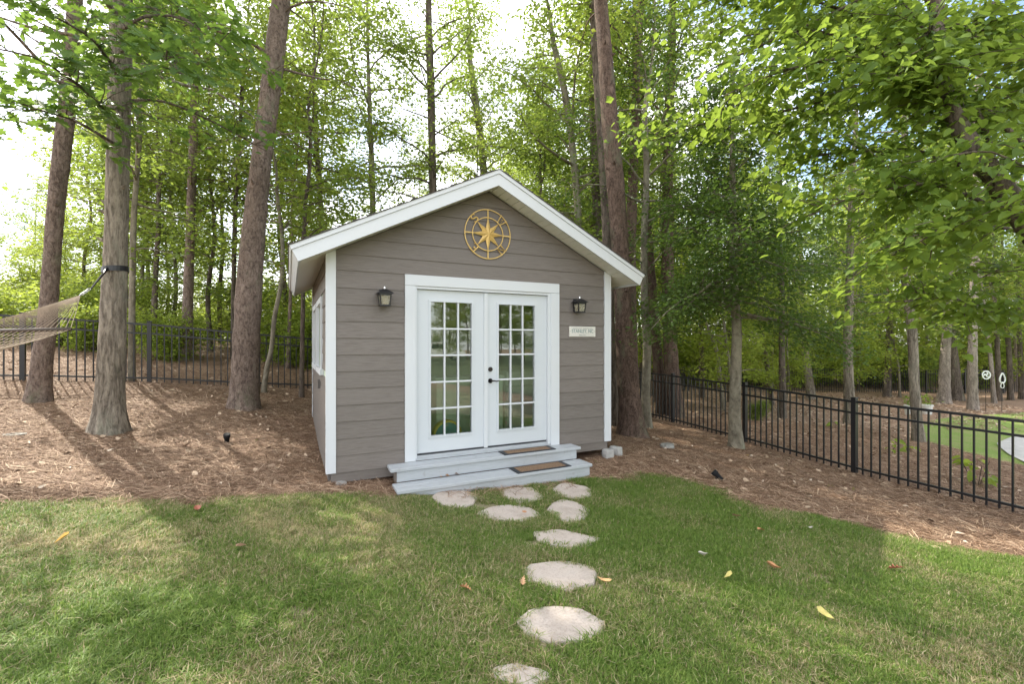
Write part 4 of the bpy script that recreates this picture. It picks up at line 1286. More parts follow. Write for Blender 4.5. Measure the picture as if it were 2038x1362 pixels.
# right of the shed
g_p = 'cluster of pines behind the right corner of the shed'
simple_tree('pine_tree', [(1260,872,54),(1253,800,44),(1245,700,39),(1233,480,35),(1215,250,33),(1200,50,29),(1196,0,28)], 'tall reddish pine at the right corner of the shed, biggest of its cluster', M['red_bark'], M['leaf_mid'], 18,
            [cr(7.5,17,2.6,26), cr(9,17.5,3.2,16, kind='needles', leaf=(0.22,0.14), lpm=22)], seed=21, cat='pine tree', group=g_p, n=16, flare=0.35)
simple_tree('pine_tree', [(1224,852,24),(1216,700,20),(1208,480,18),(1198,300,17),(1188,150,16),(1178,0,14)], 'thinner dark pine tight against the left side of the biggest pine', M['dark_bark'], M['leaf_mid'], 16, cr(8.5,15.5,2.2,22), seed=22, cat='pine tree', group=g_p)
simple_tree('pine_tree', [(1262,790,22),(1256,480,20),(1262,300,18),(1270,100,15)], 'straight reddish trunk seen just right of the biggest pine above the roof', M['red_bark'], M['leaf_mid'], 16, cr(7.0,15.5,2.2,26), seed=23, D=11.2, cat='pine tree', group=g_p)
simple_tree('slim_tree', [(1196,700,19),(1186,350,17),(1180,100,15)], 'dark trunk behind the right roof slope, left of the pine cluster', M['dark_bark'], M['leaf_mid'], 15, cr(4.5,14.8,2.6,40), seed=24, D=12.6)
simple_tree('leaning_tree', [(1165,690,16),(1152,450,15),(1142,320,14),(1125,190,13),(1098,60,10)], 'grey tree leaning left behind the right roof slope', M['grey_bark'], M['leaf_mid'], 12, cr(4.0,11.6,3.0,38), seed=25, D=12.0)
simple_tree('slim_tree', [(1290,856,19),(1285,790,17),(1288,700,16),(1283,600,15),(1282,480,14),(1287,330,12)], 'mottled pale grey tree with a wavy stem right of the biggest pine', M['grey_bark'], M['leaf_dark'], 10, cr(3.4,9.8,2.2,34, leaf=(0.075,0.042), lpm=75), seed=26)
simple_tree('pine_tree', [(1345,812,34),(1335,720,29),(1330,600,26),(1329,450,23),(1332,200,20)], 'thick brown pine beyond the right fence, right one of a close pair', M['red_bark'], M['leaf_mid'], 17, cr(4.5,16.5,2.8,42), seed=27, D=12.3, cat='pine tree')
simple_tree('pine_tree', [(1320,806,24),(1303,640,20),(1290,480,17),(1278,300,15)], 'brown pine leaning left beyond the right fence, left one of a close pair', M['red_bark'], M['leaf_mid'], 15, cr(4.8,14.5,2.4,32), seed=28, D=12.7, cat='pine tree')
simple_tree('holly_tree', [(1466,896,29),(1462,830,25),(1464,740,24),(1466,660,21),(1460,560,19),(1458,400,14),(1458,250,9),(1460,130,5)], 'holly tree with mottled pale trunk and dark glossy crown before the right fence', M['grey_bark'], M['leaf_dark'], None,
            [cr(2.5,6.9,2.3,80, prof='cone', leaf=(0.075,0.046), lpm=105, droop=0.5, el=(0.05,0.7), sub=0.2)], seed=29, cat='holly tree', n=14, flare=0.35)
gr_ = 'trunks beyond the right fence'
RT = [([(1537,806,10),(1526,720,10),(1512,620,9),(1508,560,8)], 'dark_bark', 'thin curved dark stem beyond the fence, close right of the holly trunk', 8, None),
      ([(1558,834,15),(1556,700,14),(1556,600,12),(1555,430,10)], 'dark_bark', 'straight dark thin trunk between the two middle fence posts', 10, None),
      ([(1616,795,19),(1608,740,17),(1601,690,15),(1597,600,12)], 'oak_bark', 'brown trunk leaning left beyond the fence, left of the gate-like far post', 9, None),
      ([(1692,846,25),(1689,760,22),(1687,680,20),(1690,600,18),(1694,420,15)], 'oak_bark', 'brown trunk with pale streaked bark right behind the nearest fence post', 12, None),
      ([(1829,882,27),(1821,790,24),(1815,660,22),(1803,560,19),(1803,420,17),(1800,250,14)], 'oak_bark', 'dark leaning trunk at the edge of the neighbouring lawn', 12, None),
      ([(1937,816,24),(1935,720,21),(1937,620,20),(1945,400,18),(1950,150,15)], 'pale_bark', 'pale straight pine trunk standing behind the neighbouring lawn', 16, None),
      ([(1879,803,30),(1880,740,24),(1884,660,20),(1888,500,17)], 'pale_bark', 'pale fluted trunk left of the pale straight pine', 13, None),
      ([(1905,797,30),(1898,730,24),(1892,650,20),(1888,500,17)], 'dark_bark', 'dark thick trunk between the fluted trunk and the pale pine', 13, None),
      ([(1979,802,12),(1972,720,10),(1962,640,9)], 'pale_bark', 'thin leaning stem beside the round white garden ornament', 9, None),
      ([(1990,798,13),(1985,700,11),(1980,600,9)], 'dark_bark', 'thin dark stem between the two garden ornaments', 9, None),
      ([(2012,796,14),(2008,700,12),(1998,600,10)], 'dark_bark', 'brown stem behind the drop-shaped garden ornaments', 10, None),
      ([(2033,794,13),(2030,700,11),(2026,600,10)], 'dark_bark', 'rightmost stem in the woods behind the neighbouring lawn', 10, None),
      ([(1440,818,9),(1432,745,9),(1424,690,8),(1412,660,6)], 'grey_bark', 'small crooked grey stem beyond the fence, left of the holly trunk', 6, None),
      ([(1398,792,11),(1396,700,10),(1395,600,9)], 'dark_bark', 'thin upright stem beyond the fence, right of the close pine pair', 9, None),
      ([(1765,790,16),(1768,700,14),(1770,600,12)], 'dark_bark', 'dark trunk far behind the lawn, left of the leaning trunk', 12, None)]
for i, (pts, bk, lab, H, _) in enumerate(RT):
    big = pts[0][2] > 20
    simple_tree('woodland_tree', pts, lab, M[bk], M['leaf_mid' if i % 3 else 'leaf_dark'], H, cr(2.9 if i not in (5,) else 5, H*0.97, 2.2 if big else 1.7, 34 if big else 24, lpm=48), seed=50+i, group=gr_)

# ------------------------------------------------------------------ woods behind: copies of a few grown trees
def proto(seed, H, h0, Rr, nl, bark, leafm, r0=0.09, lpm=50, leaf=(0.14,0.085), **k):
    r = np.random.default_rng(seed)
    rows = [[0,0,-0.1,r0]]
    x = y = 0
    for q in range(1, 7):
        x += r.normal(0, 0.10); y += r.normal(0, 0.10)
        rows.append([x, y, H*q/6, max(0.012, r0*(1-0.85*q/6))])
    P, V, Q = trunk_geo(np.array(rows), seed, 9, 0.25)
    g = Geo(); g.quad(V, Q); gt = Geo()
    grow(r, P, h0, H*0.98, Rr, nl, leaf=leaf, lpm=lpm, gl=g, gt=gt, **k)
    return g.mesh('trunk', bark, smooth=True), gt.mesh('crown', M['twig'], leafm)
PRO = [proto(201, 14, 2.2, 2.6, 46, M['dark_bark'], M['leaf_mid']),
       proto(202, 16, 3.2, 3.0, 48, M['grey_bark'], M['leaf_mid']),
       proto(203, 12, 1.5, 2.4, 44, M['dark_bark'], M['leaf_bright']),
       proto(204, 18, 5.0, 3.2, 46, M['pine_bark'], M['leaf_mid'], 0.15),
       proto(205, 9, 1.0, 2.2, 38, M['grey_bark'], M['leaf_bright'], 0.06)]
def copy_tree(k, x, y, rz, s, label, group, name='woodland_tree', cat='tree'):
    root = empty(name, (x, y, tz(x, y)), rz, label, cat, group)
    root.scale = (s, s, s*random.uniform(0.92, 1.08))
    link_obj('trunk', PRO[k][0], root)
    link_obj('crown', PRO[k][1], root, kind='stuff')
rw = np.random.default_rng(77)
def left_fence_y(x): return 8+0.5586*(x+8.57)
placed = []
def try_place(x, y, dmin):
    for a, b_ in placed:
        if (a-x)**2+(b_-y)**2 < dmin*dmin: return False
    placed.append((x, y)); return True
MARKS = [(-9999, 75, 'left of the leaning pine'), (75, 215, 'between leaning pine and hammock oak'), (215, 300, 'just right of the oak'), (300, 400, 'left of the thick pine'),
         (400, 500, 'behind the thick pine'), (500, 620, 'between thick pine and shed'), (620, 800, 'behind the left roof slope'), (800, 1000, 'behind the roof peak'), (1000, 1190, 'behind the right roof slope'),
         (1190, 1300, 'behind the biggest pine'), (1300, 1400, 'behind the close pine pair'), (1400, 1500, 'behind the holly'), (1500, 1600, 'right of the holly'), (1600, 1700, 'left of the nearest fence post'),
         (1700, 1800, 'left of the dark leaning trunk'), (1800, 1900, 'behind the dark leaning trunk'), (1900, 2000, 'behind the pale pine'), (2000, 99999, 'at the far right of the yard')]
ORD = ['nearest', 'second', 'third', 'fourth', 'fifth', 'sixth', 'seventh', 'eighth', 'ninth', 'tenth', 'eleventh', 'twelfth', 'thirteenth', 'fourteenth']
def named(rows, what):
    """rows (x, y, ...) sorted by distance; yields each with a label of its own"""
    seen = {}
    for row in sorted(rows, key=lambda q: q[1]):
        px = CX+F_PX*row[0]/row[1]
        m = [q[2] for q in MARKS if q[0] <= px < q[1]][0]
        k = seen.get(m, 0); seen[m] = k+1
        yield row, '%s %s, %s' % (what, m, 'nearest' if k == 0 else ORD[min(k, 13)]+' nearest')
TREEK = {0: 'dark-stemmed', 1: 'grey-stemmed', 2: 'yellow-green', 3: 'pine-barked', 4: 'small bright'}
rows = []
for _ in range(900):
    if len(rows) >= 24: break
    y = rw.uniform(13.5, 36); x = rw.uniform(-1.12*y-2, -0.05*y)
    if y < left_fence_y(x)+2.2 or not try_place(x, y, 2.2): continue
    rows.append((x, y, int(rw.choice([0,1,2,4,0,2])), rw.uniform(0.55,0.85)))
for px, D, k, sc in ((305,12.6,0,0.85),(340,15.0,1,0.75),(420,13.6,0,0.8),(440,17.0,2,0.95),(285,17.5,1,0.85),(250,13.8,2,0.7),(165,15.5,2,0.75),(560,15.0,0,0.85),(640,17.0,1,0.85)):
    x = (px-CX)/F_PX*D; placed.append((x, D)); rows.append((x, D, k, sc))
for (x, y, k, sc), lab in named(rows, 'slender leafy woods tree'):
    copy_tree(k, x, y, rw.uniform(0,6.28), sc, lab.replace('slender leafy', TREEK[k]), 'trees in the woods behind the left fence')
rows = []
for _ in range(900):
    if len(rows) >= 24: break
    y = rw.uniform(14.5, 36); x = rw.uniform(-0.05*y, 0.36*y)
    if not try_place(x, y, 2.3): continue
    rows.append((x, y, int(rw.choice([0,1,3,2])), rw.uniform(0.75,1.05)))
for (x, y, k, sc), lab in named(rows, 'slender leafy forest tree'):
    copy_tree(k, x, y, rw.uniform(0,6.28), sc, lab.replace('slender leafy', TREEK[k]), 'trees in the woods behind the shed')
rows = []
for _ in range(900):
    if len(rows) >= 34: break
    y = rw.uniform(23.8, 44); x = rw.uniform(0.3*y, 1.2*y)
    if not try_place(x, y, 2.2): continue
    rows.append((x, y, int(rw.choice([0,1,3,2,4])), rw.uniform(0.7,1.05)))
for (x, y, k, sc), lab in named(rows, 'slender leafy tree past far fence'):
    copy_tree(k, x, y, rw.uniform(0,6.28), sc, lab.replace('slender leafy', TREEK[k]), 'trees in the woods behind the far right fence')
rows = [(6.3,13.0,4,0.85),(7.6,15.5,2,0.75),(8.8,18.5,2,0.9),(5.2,16.5,2,0.8),(11.0,19.5,4,0.95),(12.6,21.0,2,0.85),(18.0,21.2,4,1.0),(21.5,21.4,2,0.9),(15.5,20.8,2,0.9),(9.9,16.6,4,0.7),(14.2,19.4,4,0.75),(23.5,20.5,4,0.9)]
for (x, y, k, sc), lab in named(rows, 'slender leafy tree inside far fence'):
    copy_tree(k, x, y, rw.uniform(0,6.28), sc, lab.replace('slender leafy', TREEK[k]), 'trees between the near and far fences')
# shrubs behind the left fence and among the trees
def shrub_proto(seed, H, Rr, ns, leafm, lpm=60, leaf=(0.10,0.06)):
    r = np.random.default_rng(seed); g = Geo(); gt = Geo()
    for k in range(ns):
        a = r.uniform(0, 6.28); q = np.array([[0.15*math.cos(a), 0.15*math.sin(a), -0.05, 0.014], [0.5*Rr*math.cos(a)*r.uniform(.4,1), 0.5*Rr*math.sin(a)*r.uniform(.4,1), H*0.5, 0.010], [Rr*0.8*math.cos(a), Rr*0.8*math.sin(a), H*r.uniform(0.75,1.0), 0.005]])
        P, V, Q = trunk_geo(q, seed+k, 5, 0, 0.02); g.quad(V, Q)
        grow(r, P, 0.25, float(q[2,2]), Rr*0.75, 9, leaf=leaf, lpm=lpm, gl=g, gt=gt, el=(0.2,0.9))
    return g.mesh('stems', M['twig'], smooth=True), gt.mesh('foliage', M['twig'], leafm)
SHR = [shrub_proto(301, 2.2, 1.1, 6, M['leaf_bright']), shrub_proto(302, 1.5, 0.9, 6, M['leaf_bright']), shrub_proto(303, 3.0, 1.2, 5, M['leaf_bright']), shrub_proto(304, 1.7, 1.0, 6, M['leaf_mid'])]
def shrub(k, x, y, s, label, group=None, cat='shrub'):
    root = empty('shrub', (x, y, tz(x, y)), rw.uniform(0,6.28), label, cat, group); root.scale = (s, s, s)
    link_obj('stems', SHR[k][0], root); link_obj('foliage', SHR[k][1], root, kind='stuff')
rows = []; placed = []
for _ in range(900):
    if len(rows) >= 32: break
    y = rw.uniform(11, 22); x = rw.uniform(-1.15*y-1, -0.25*y)
    if y < left_fence_y(x)+2.3 or not try_place(x, y, 1.25): continue
    rows.append((x, y, int(rw.choice([0,1,2,1])), rw.uniform(0.8,1.15)))
for (x, y, k, sc), lab in named(rows, 'yellow-green shrub'):
    shrub(k, x, y, sc, lab, 'shrubs behind the left fence')
rows = []
for _ in range(900):
    if len(rows) >= 44: break
    y = rw.uniform(24.2, 31); x = rw.uniform(0.22*y, 1.2*y)
    if not try_place(x, y, 1.35): continue
    rows.append((x, y, int(rw.choice([3,0,3,2])), rw.uniform(1.0,1.7)))
for (x, y, k, sc), lab in named(rows, 'green shrub past the far fence'):
    shrub(k, x, y, sc, lab, 'shrubs behind the far right fence')
c = hit(1503, 838); 
shrub(3, c.x, c.y, 0.34, 'small dark evergreen bush beyond the right fence, beside the middle post')
# distant wood, one mass
r = np.random.default_rng(401)
n = 30000
ang = r.uniform(-1.25, 1.15, n); rad = r.uniform(46, 64, n)
X = rad*np.sin(ang); Y = rad*np.cos(ang)
top = 7.5+4.5*np.sin(3.1*ang+0.5)+3*np.sin(11*ang)+1.5*np.sin(31*ang)
Zt = terrain(X, Y)
z = Zt + np.abs(top)*r.uniform(0, 1, n)**0.8
V, T = leaves_geo(np.stack([X,Y,z],-1), r.normal(0,1,(n,3)), np.stack([r.normal(0,.6,n), r.normal(0,.6,n), np.ones(n)],-1), r.uniform(0.35,0.7,n), r.uniform(0.25,0.5,n), 'diamond')
link_obj('far_wood', np_mesh('far_wood', V, T, [M['leaf_mid']]), kind='stuff')
# trees on the far side of the garden, behind the camera (they show in the door glass)
for x, y, k, s in ((24,-14,0,0.9),(31,-10,1,0.9),(22,-24,2,1.0),(34,-22,0,1.0),(38,-34,1,1.1),(30,-36,3,1.0),(42,-26,2,1.1),(18,-34,1,1.0),(36,-15,2,1.0),(46,-16,3,1.0),(27,-5,4,1.0),(48,-36,0,1.1),(33,-29,4,1.2),(36,-26,2,0.9),(40,-20,4,1.1),(28,-33,4,1.1),(24,-30,2,0.8),(44,-31,4,1.2),(38,-12,2,0.9),(25,-11,2,1.0),(29,-15,4,1.2),(33,-18,2,1.1),(21,-17,4,0.9),(36,-30,0,1.1),(31,-24,2,1.0),(24,-8,4,1.1),(20,-28,2,1.1),(42,-22,0,1.2),(29,-7,2,1.0),(34,-12,0,1.0)):
    copy_tree(k, x, y, rw.uniform(0,6.28), s, 'leafy tree across the street mirrored in the door glass', 'trees mirrored in the door glass')
# a tree off to the left that takes the other end of the hammock
path = np.array([[-6.95,1.45,tz(-6.95,1.45)-0.1,0.17],[-6.93,1.4,2.5,0.15],[-7.0,1.4,6,0.13],[-7.0,1.5,11,0.03]])
plant('oak_tree', path, 'oak off to the left holding the other end of the hammock', 'oak tree', M['oak_bark'], M['leaf_oak'], dict(h0=6.0, h1=10.6, Rr=1.8, nl=8, leaf=(0.15,0.09), lpm=20), None, 81, 0.5)

# ------------------------------------------------------------------ near foliage
def leaf_single(kind, L, w, material, name='leaf'):
    V, T = leaves_geo(np.zeros((1,3)), np.array([[1.0,0,0]]), np.array([[0,0,1.0]]), np.array([L]), np.array([w]), kind)
    return np_mesh(name, V, T, [material])
def basis_euler(ax, nn):
    x = Vector(ax).normalized(); y = Vector(nn).cross(x)
    if y.length < 1e-5: y = x.orthogonal()
    y.normalize(); z = x.cross(y)
    return Matrix((x, y, z)).transposed().to_euler()
def near_boughs(root, o0, boughs, kind, L, wr, leafm, n_single, seed, density, spread, crown_part=True, clump=True, bark=None, hang=-0.35):
    """boughs: polylines in world space; leaves in tufts along their outer parts; the nearest ones are single parts"""
    rng = np.random.default_rng(seed)
    g = Geo(); pos, axs, nrm, ln = [], [], [], []
    o0 = np.array(o0)
    for pts, r0, dens in boughs:
        P = smooth_path(np.array([tuple(p) for p in pts]), 0.14)
        V, Q = tube_geo(P-o0, np.linspace(r0, 0.006, len(P)), 7); g.quad(V, Q)
        Ltot = float(np.linalg.norm(np.diff(P, axis=0), axis=1).sum())
        nsub = max(3, int(Ltot*dens))
        for k in range(nsub):
            f = rng.uniform(0.18, 1.0); i = min(int(f*(len(P)-1)), len(P)-2); d = P[i+1]-P[i]
            a0 = math.atan2(d[1], d[0])+rng.normal(0, 0.9)
            sl = rng.uniform(0.25, 0.75)
            sp, az = limb_pts(rng, P[i], a0, rng.normal(0.05, 0.3), sl, 0.45, 4, 0.3)
            V, Q = tube_geo(sp-o0, [0.006,0.005,0.004,0.002], 4); g.quad(V, Q)
            m = max(3, int(density*sl))
            if clump: u = np.clip(1-np.abs(rng.normal(0, 0.28, m)), 0.05, 1)*3
            else: u = rng.uniform(0.08, 1, m)*3
            ii = np.minimum(u.astype(int), 2); w = (u-ii)[:,None]
            pp = sp[ii]*(1-w)+sp[ii+1]*w+rng.normal(0, spread, (m,3))
            la = az+rng.normal(0, 1.0, m)
            pos.append(pp); axs.append(np.stack([np.cos(la), np.sin(la), rng.normal(hang, 0.35, m)], -1))
            nrm.append(np.stack([rng.normal(0,.5,m), rng.normal(0,.5,m)-0.25, np.ones(m)], -1)); ln.append(L*(0.42+0.95*rng.uniform(0, 1, m)**0.8))
    pos, axs, nrm, ln = map(np.concatenate, (pos, axs, nrm, ln))
    # nearest leaves inside the view become single parts
    dep = pos[:,1]; px = CX+F_PX*pos[:,0]/np.maximum(dep,0.1); py = HY-F_PX*(pos[:,2]-EYE)/np.maximum(dep,0.1)
    vis = (dep > 0.5) & (px > 0) & (px < 2038) & (py > 0) & (py < 1362)
    size = np.where(vis, ln/np.maximum(dep, 0.1), 0)
    order = np.argsort(-size)[:n_single]
    single = np.zeros(len(pos), bool); single[order] = size[order] > 0
    link_obj('branch', g.mesh('branch', bark or M['dark_bark'], smooth=True), root)
    me = [leaf_single(kind, 1.0, wr, leafm) for _ in range(1)][0]
    for i in np.nonzero(single)[0]:
        l = link_obj('leaf', me, root, tuple(pos[i]-o0), basis_euler(axs[i], nrm[i]))
        s = ln[i]; l.scale = (s, s, s)
    rest = ~single
    V, T = leaves_geo(pos[rest]-o0, axs[rest], nrm[rest], ln[rest], ln[rest]*wr, kind)
    link_obj('leaves', np_mesh('leaves', V, T, [leafm]), root, kind='stuff')
    return int(single.sum()), len(pos)
ob = [([at(238,255,b2.y), at(190,200,5.0), at(130,150,4.3), at(60,110,3.9), at(-40,90,3.7)], 0.03, 9),
      ([at(238,160,b2.y), at(210,110,5.0), at(160,60,4.4), at(90,20,4.1), at(20,-30,3.9)], 0.03, 9),
      ([at(240,100,b2.y), at(270,90,5.2), at(320,110,4.7), at(380,160,4.4)], 0.025, 9),
      ([at(239,60,b2.y), at(300,30,5.4), at(370,40,5.0), at(450,100,4.8)], 0.025, 8),
      ([at(236,290,b2.y), at(150,240,5.2), at(70,215,4.4), at(0,190,4.0)], 0.022, 6),
      ([at(240,200,b2.y), at(320,200,6.3), at(420,240,6.6), at(530,300,6.9)], 0.02, 5),
      ([at(242,-40,b2.y), at(180,-60,4.6), at(80,-80,4.1), at(-40,-60,3.8)], 0.03, 7)]
near_boughs(oak, O_oak, ob, 'oak', 0.155, 0.62, M['leaf_oak'], 290, 91, 26, 0.05)

# big tree outside the frame on the right: its trunk and boughs reach in
mz = tz(7.0, 4.3)
mp = [[6.9,4.1,mz-0.1,0.19],[6.5,4.2,1.2,0.17]]
for x_, y_, d_, r_ in ((2130,545,4.35,0.135),(2038,432,4.45,0.108),(1962,330,4.5,0.092),(1897,228,4.6,0.075),(1872,130,4.75,0.065),(1866,0,4.9,0.055),(1860,-250,5.0,0.04),(1880,-600,5.2,0.02)):
    q_ = at(x_, y_, d_); mp.append([q_.x, q_.y, q_.z, r_])
mp = np.array(mp)
mt, P_m, O_m = plant('leaning_shade_tree', mp, 'shade tree leaning in from the right with heart-shaped green leaves', 'tree', M['dark_bark'], M['leaf_heart'],
      dict(h0=5.2, h1=9.0, Rr=3.0, nl=12, kind='diamond', leaf=(0.12,0.10), lpm=30, el=(0.1,0.8)), None, 95, 0.4, 16, 0.03)
def A(x, y, D): return at(x, y, max(D, 4.85) if x > 1840 else D+0.35)
mb = [([A(1890,235,4.6), A(1860,170,4.6), A(1790,110,4.7), A(1700,75,4.8), A(1600,60,5.0), A(1480,70,5.2)], 0.045, 11),
      ([A(1920,300,4.55), A(1830,135,4.2), A(1750,112,4.1), A(1640,120,4.1), A(1530,150,4.2), A(1440,190,4.4)], 0.03, 11),
      ([A(1990,380,4.5), A(1940,215,4.1), A(1880,140,4.0), A(1840,60,4.0), A(1780,-20,4.1)], 0.04, 10),
      ([A(2100,340,4.3), A(2020,270,3.9), A(1960,215,3.7), A(1880,170,3.6), A(1780,150,3.7)], 0.03, 10),
      ([A(1960,350,4.5), A(1850,305,4.4), A(1740,300,4.4), A(1620,310,4.6), A(1520,340,4.8)], 0.025, 11),
      ([A(2010,420,4.4), A(1900,380,4.1), A(1800,370,4.0), A(1700,390,4.1), A(1610,430,4.3)], 0.025, 10),
      ([A(2060,470,4.3), A(1980,450,3.9), A(1900,455,3.7), A(1830,480,3.7), A(1760,520,3.9)], 0.02, 9),
      ([A(2120,660,4.4), A(2038,634,4.0), A(1960,607,3.8), A(1880,592,3.8), A(1800,600,4.0)], 0.018, 8),
      ([A(2080,520,4.2), A(2000,530,3.7), A(1940,560,3.6)], 0.015, 8),
      ([A(1880,180,4.8), A(1760,60,5.2), A(1620,0,5.4), A(1480,-20,5.7), A(1360,20,5.9)], 0.03, 10),
      ([A(1860,140,4.9), A(1700,180,5.3), A(1560,220,5.6), A(1420,240,5.9), A(1300,280,6.1)], 0.025, 9),
      ([A(1900,100,4.9), A(1960,20,4.4), A(2040,-40,4.1)], 0.03, 10),
      ([A(1900,60,4.9), A(1800,-40,4.6), A(1650,-60,4.6), A(1500,-40,4.8)], 0.03, 10),
      ([A(2150,200,4.2), A(2050,100,3.8), A(1960,60,3.7), A(1880,40,3.8)], 0.025, 10)]
mb += [([at(2150,330,4.2), at(2040,330,4.0), at(1960,300,3.95), at(1890,310,4.0)], 0.012, 5),
       ([at(2160,420,4.1), at(2060,400,3.9), at(1985,400,3.9)], 0.012, 5),
       ([A(1900,100,4.9), A(1780,30,5.6), A(1660,40,5.9), A(1540,20,6.2), A(1420,70,6.4)], 0.03, 10),
       ([A(1880,180,5.0), A(1760,200,5.8), A(1640,230,6.2), A(1530,250,6.4)], 0.025, 10),
       ([A(1930,280,5.0), A(1900,330,6.0), A(1800,420,6.4), A(1700,480,6.6)], 0.025, 9),
       ([A(1990,380,5.0), A(1990,420,5.6), A(1930,500,6.0), A(1850,540,6.2)], 0.025, 9),
       ([A(1900,60,5.0), A(2000,80,5.6), A(2100,60,6.0)], 0.025, 11),
       ([A(1920,240,5.0), A(2010,200,5.5), A(2100,220,5.8)], 0.025, 11)]
near_boughs(mt, O_m, mb, 'heart', 0.080, 0.9, M['leaf_heart'], 295, 97, 66, 0.10, clump=False, hang=-0.5)

# ------------------------------------------------------------------ hammock
strap_c = at(229, 537, b2.y)
ham = empty('hammock', tuple(strap_c), 0, 'tan rope hammock with dark spreader bar hung from the oak by a black strap', 'hammock')
H0 = np.array(strap_c)
def hp(v): return tuple(np.array(v)-H0)
hs_ = P_oak[:,2]+O_oak[2]
def oak_c(z): return np.array([np.interp(z, hs_, P_oak[:,0]+O_oak[0]), np.interp(z, hs_, P_oak[:,1]+O_oak[1])]), float(np.interp(z, hs_, P_oak[:,3]))
b = MB(); n = 24; zc = strap_c.z
vs = []
for hz in (-0.035, 0.035):
    for k in range(n):
        a = 2*math.pi*k/n; cxy, rr = oak_c(zc+hz); rr *= 1.10
        vs.append(hp((cxy[0]+rr*math.cos(a), cxy[1]+rr*math.sin(a), zc+hz+0.02*math.cos(a))))
b.add(vs, [(k, (k+1)%n, n+(k+1)%n, n+k) for k in range(n)])
b.build('strap', M['black'], ham)
ringp = at(160, 587, b2.y-0.75)
cxy, rr = oak_c(zc)
sp0 = Vector((cxy[0]+0.02, cxy[1]-rr*1.12, zc-0.01)); 
spm = Vector((cxy[0]-rr*0.85, cxy[1]-rr*0.95, zc-0.12))
b = MB()
for a_, c_ in ((sp0, at(182, 573, b2.y-0.62)),):
    d = (c_-a_).normalized(); w = Vector((0,0,1)).cross(d).normalized()*0.006; u = Vector((0,0,1))*0.024
    b.hexa([hp(a_-w-u), hp(a_+w-u), hp(c_+w-u*0.4), hp(c_-w-u*0.4), hp(a_-w+u), hp(a_+w+u), hp(c_+w+u*0.4), hp(c_-w+u*0.4)])
b.build('strap_tail', M['black'], ham)
b = MB()
c0 = np.array(at(178, 575, b2.y-0.64)); c1 = np.array(ringp)
for k in range(6):
    cc = c0+(c1-c0)*(k+0.5)/6; a = 0 if k % 2 else math.pi/2
    dd = Vector(c1-c0).normalized(); s1 = dd.orthogonal().normalized(); s2 = dd.cross(s1); s = s1*math.cos(a)+s2*math.sin(a)
    b.tube([hp(Vector(cc)+dd*0.026*math.cos(t)+s*0.014*math.sin(t)) for t in np.linspace(0, 2*math.pi, 11)], 0.0045, 5, cap=False)
b.build('chain', M['chrome'], ham, smooth=True)
M['rope'] = mat('hammock_rope', (0.35,0.275,0.2), 0.9); M['bar'] = mat('dark_bar_wood', (0.06,0.042,0.03), 0.6)
barA, barB = np.array(at(140, 655, b2.y-1.15)), np.array(at(-95, 660, b2.y-1.15))
b = MB(); b.tube([hp(barA), hp(barB)], 0.022, 10); b.build('spreader_bar', M['bar'], ham, smooth=True)
ax_h = np.array([-6.93,1.4])-np.array(oak_c(zc)[0]); ax_h /= np.hypot(*ax_h)
bar2A = barA+np.array([ax_h[0]*2.1, ax_h[1]*2.1, 0.02]); bar2B = barB+np.array([ax_h[0]*2.1, ax_h[1]*2.1, 0.02])
b = MB(); b.tube([hp(bar2A), hp(bar2B)], 0.022, 10); b.build('spreader_bar', M['bar'], ham, smooth=True)
ring2 = np.array([-6.85, 1.75, barA[2]+0.4])
nc = 22
for k in range(nc):
    f = k/(nc-1); e = barA*(1-f)+barB*f
    mid = (np.array(ringp)*0.5+e*0.5)+np.array([0,0,-0.02])
    b = MB(); b.tube([hp(ringp), hp(mid), hp(e)], 0.0028, 5); b.build('cord', M['rope'], ham)
b = MB()
for k in range(nc):
    f = k/(nc-1); e = bar2A*(1-f)+bar2B*f; b.tube([hp(ring2), hp(e)], 0.0042, 4)
    e0 = barA*(1-f)+barB*f; pts = []
    for t in np.linspace(0, 1, 9):
        sag = 0.34*4*t*(1-t)*(0.5+0.5*math.sin(math.pi*f))+0.10*4*t*(1-t)
        pts.append(hp(e0*(1-t)+e*t-np.array([0,0,sag])))
    b.tube(pts, 0.0042, 4)
for t in np.linspace(0.03, 0.97, 36):
    pts = []
    for f in np.linspace(0, 1, 9):
        e0 = barA*(1-f)+barB*f; e = bar2A*(1-f)+bar2B*f
        sag = 0.34*4*t*(1-t)*(0.5+0.5*math.sin(math.pi*f))+0.10*4*t*(1-t)
        pts.append(hp(e0*(1-t)+e*t-np.array([0,0,sag])))
    b.tube(pts, 0.0036, 4)
b.tube([hp(ring2), hp((-6.93,1.5,barA[2]+0.5))], 0.01, 6)
b.build('rope_net', M['rope'], ham, kind='stuff')

# ------------------------------------------------------------------ small things on the ground
M['matte_black'] = mat('matte_black', (0.012,0.012,0.013), 0.75, 0.0, 0.2)
def spotlight(px, py, label, yaw, tilt):
    p = hit(px, py)
    o = empty('garden_spotlight', tuple(p), yaw, label, 'spotlight', 'black garden spotlights in the pine straw')
    b = MB(); b.tube([(0,0,-0.1),(0,0,0.045)], 0.008, 8); b.build('stake', M['black'], o)
    b = MB(); b.box(-0.012, 0.012, -0.02, 0.02, 0.045, 0.07); b.build('bracket', M['black'], o)
    b = MB(); b.lathe([(0.016,-0.075),(0.026,-0.06),(0.034,0.02),(0.042,0.03),(0.042,0.075),(0.036,0.075)], 16)
    me = b.mesh('lamp_head', M['matte_black'], smooth=True); link_obj('lamp_head', me, o, (0,-0.01,0.098), (tilt, 0, 0.2))
spotlight(452, 888, 'black garden spotlight in the straw between thick pine and shed', 0.3, R(20))
spotlight(1427, 962, 'black garden spotlight in the straw at the right edge of the lawn', 0.9, R(-48))
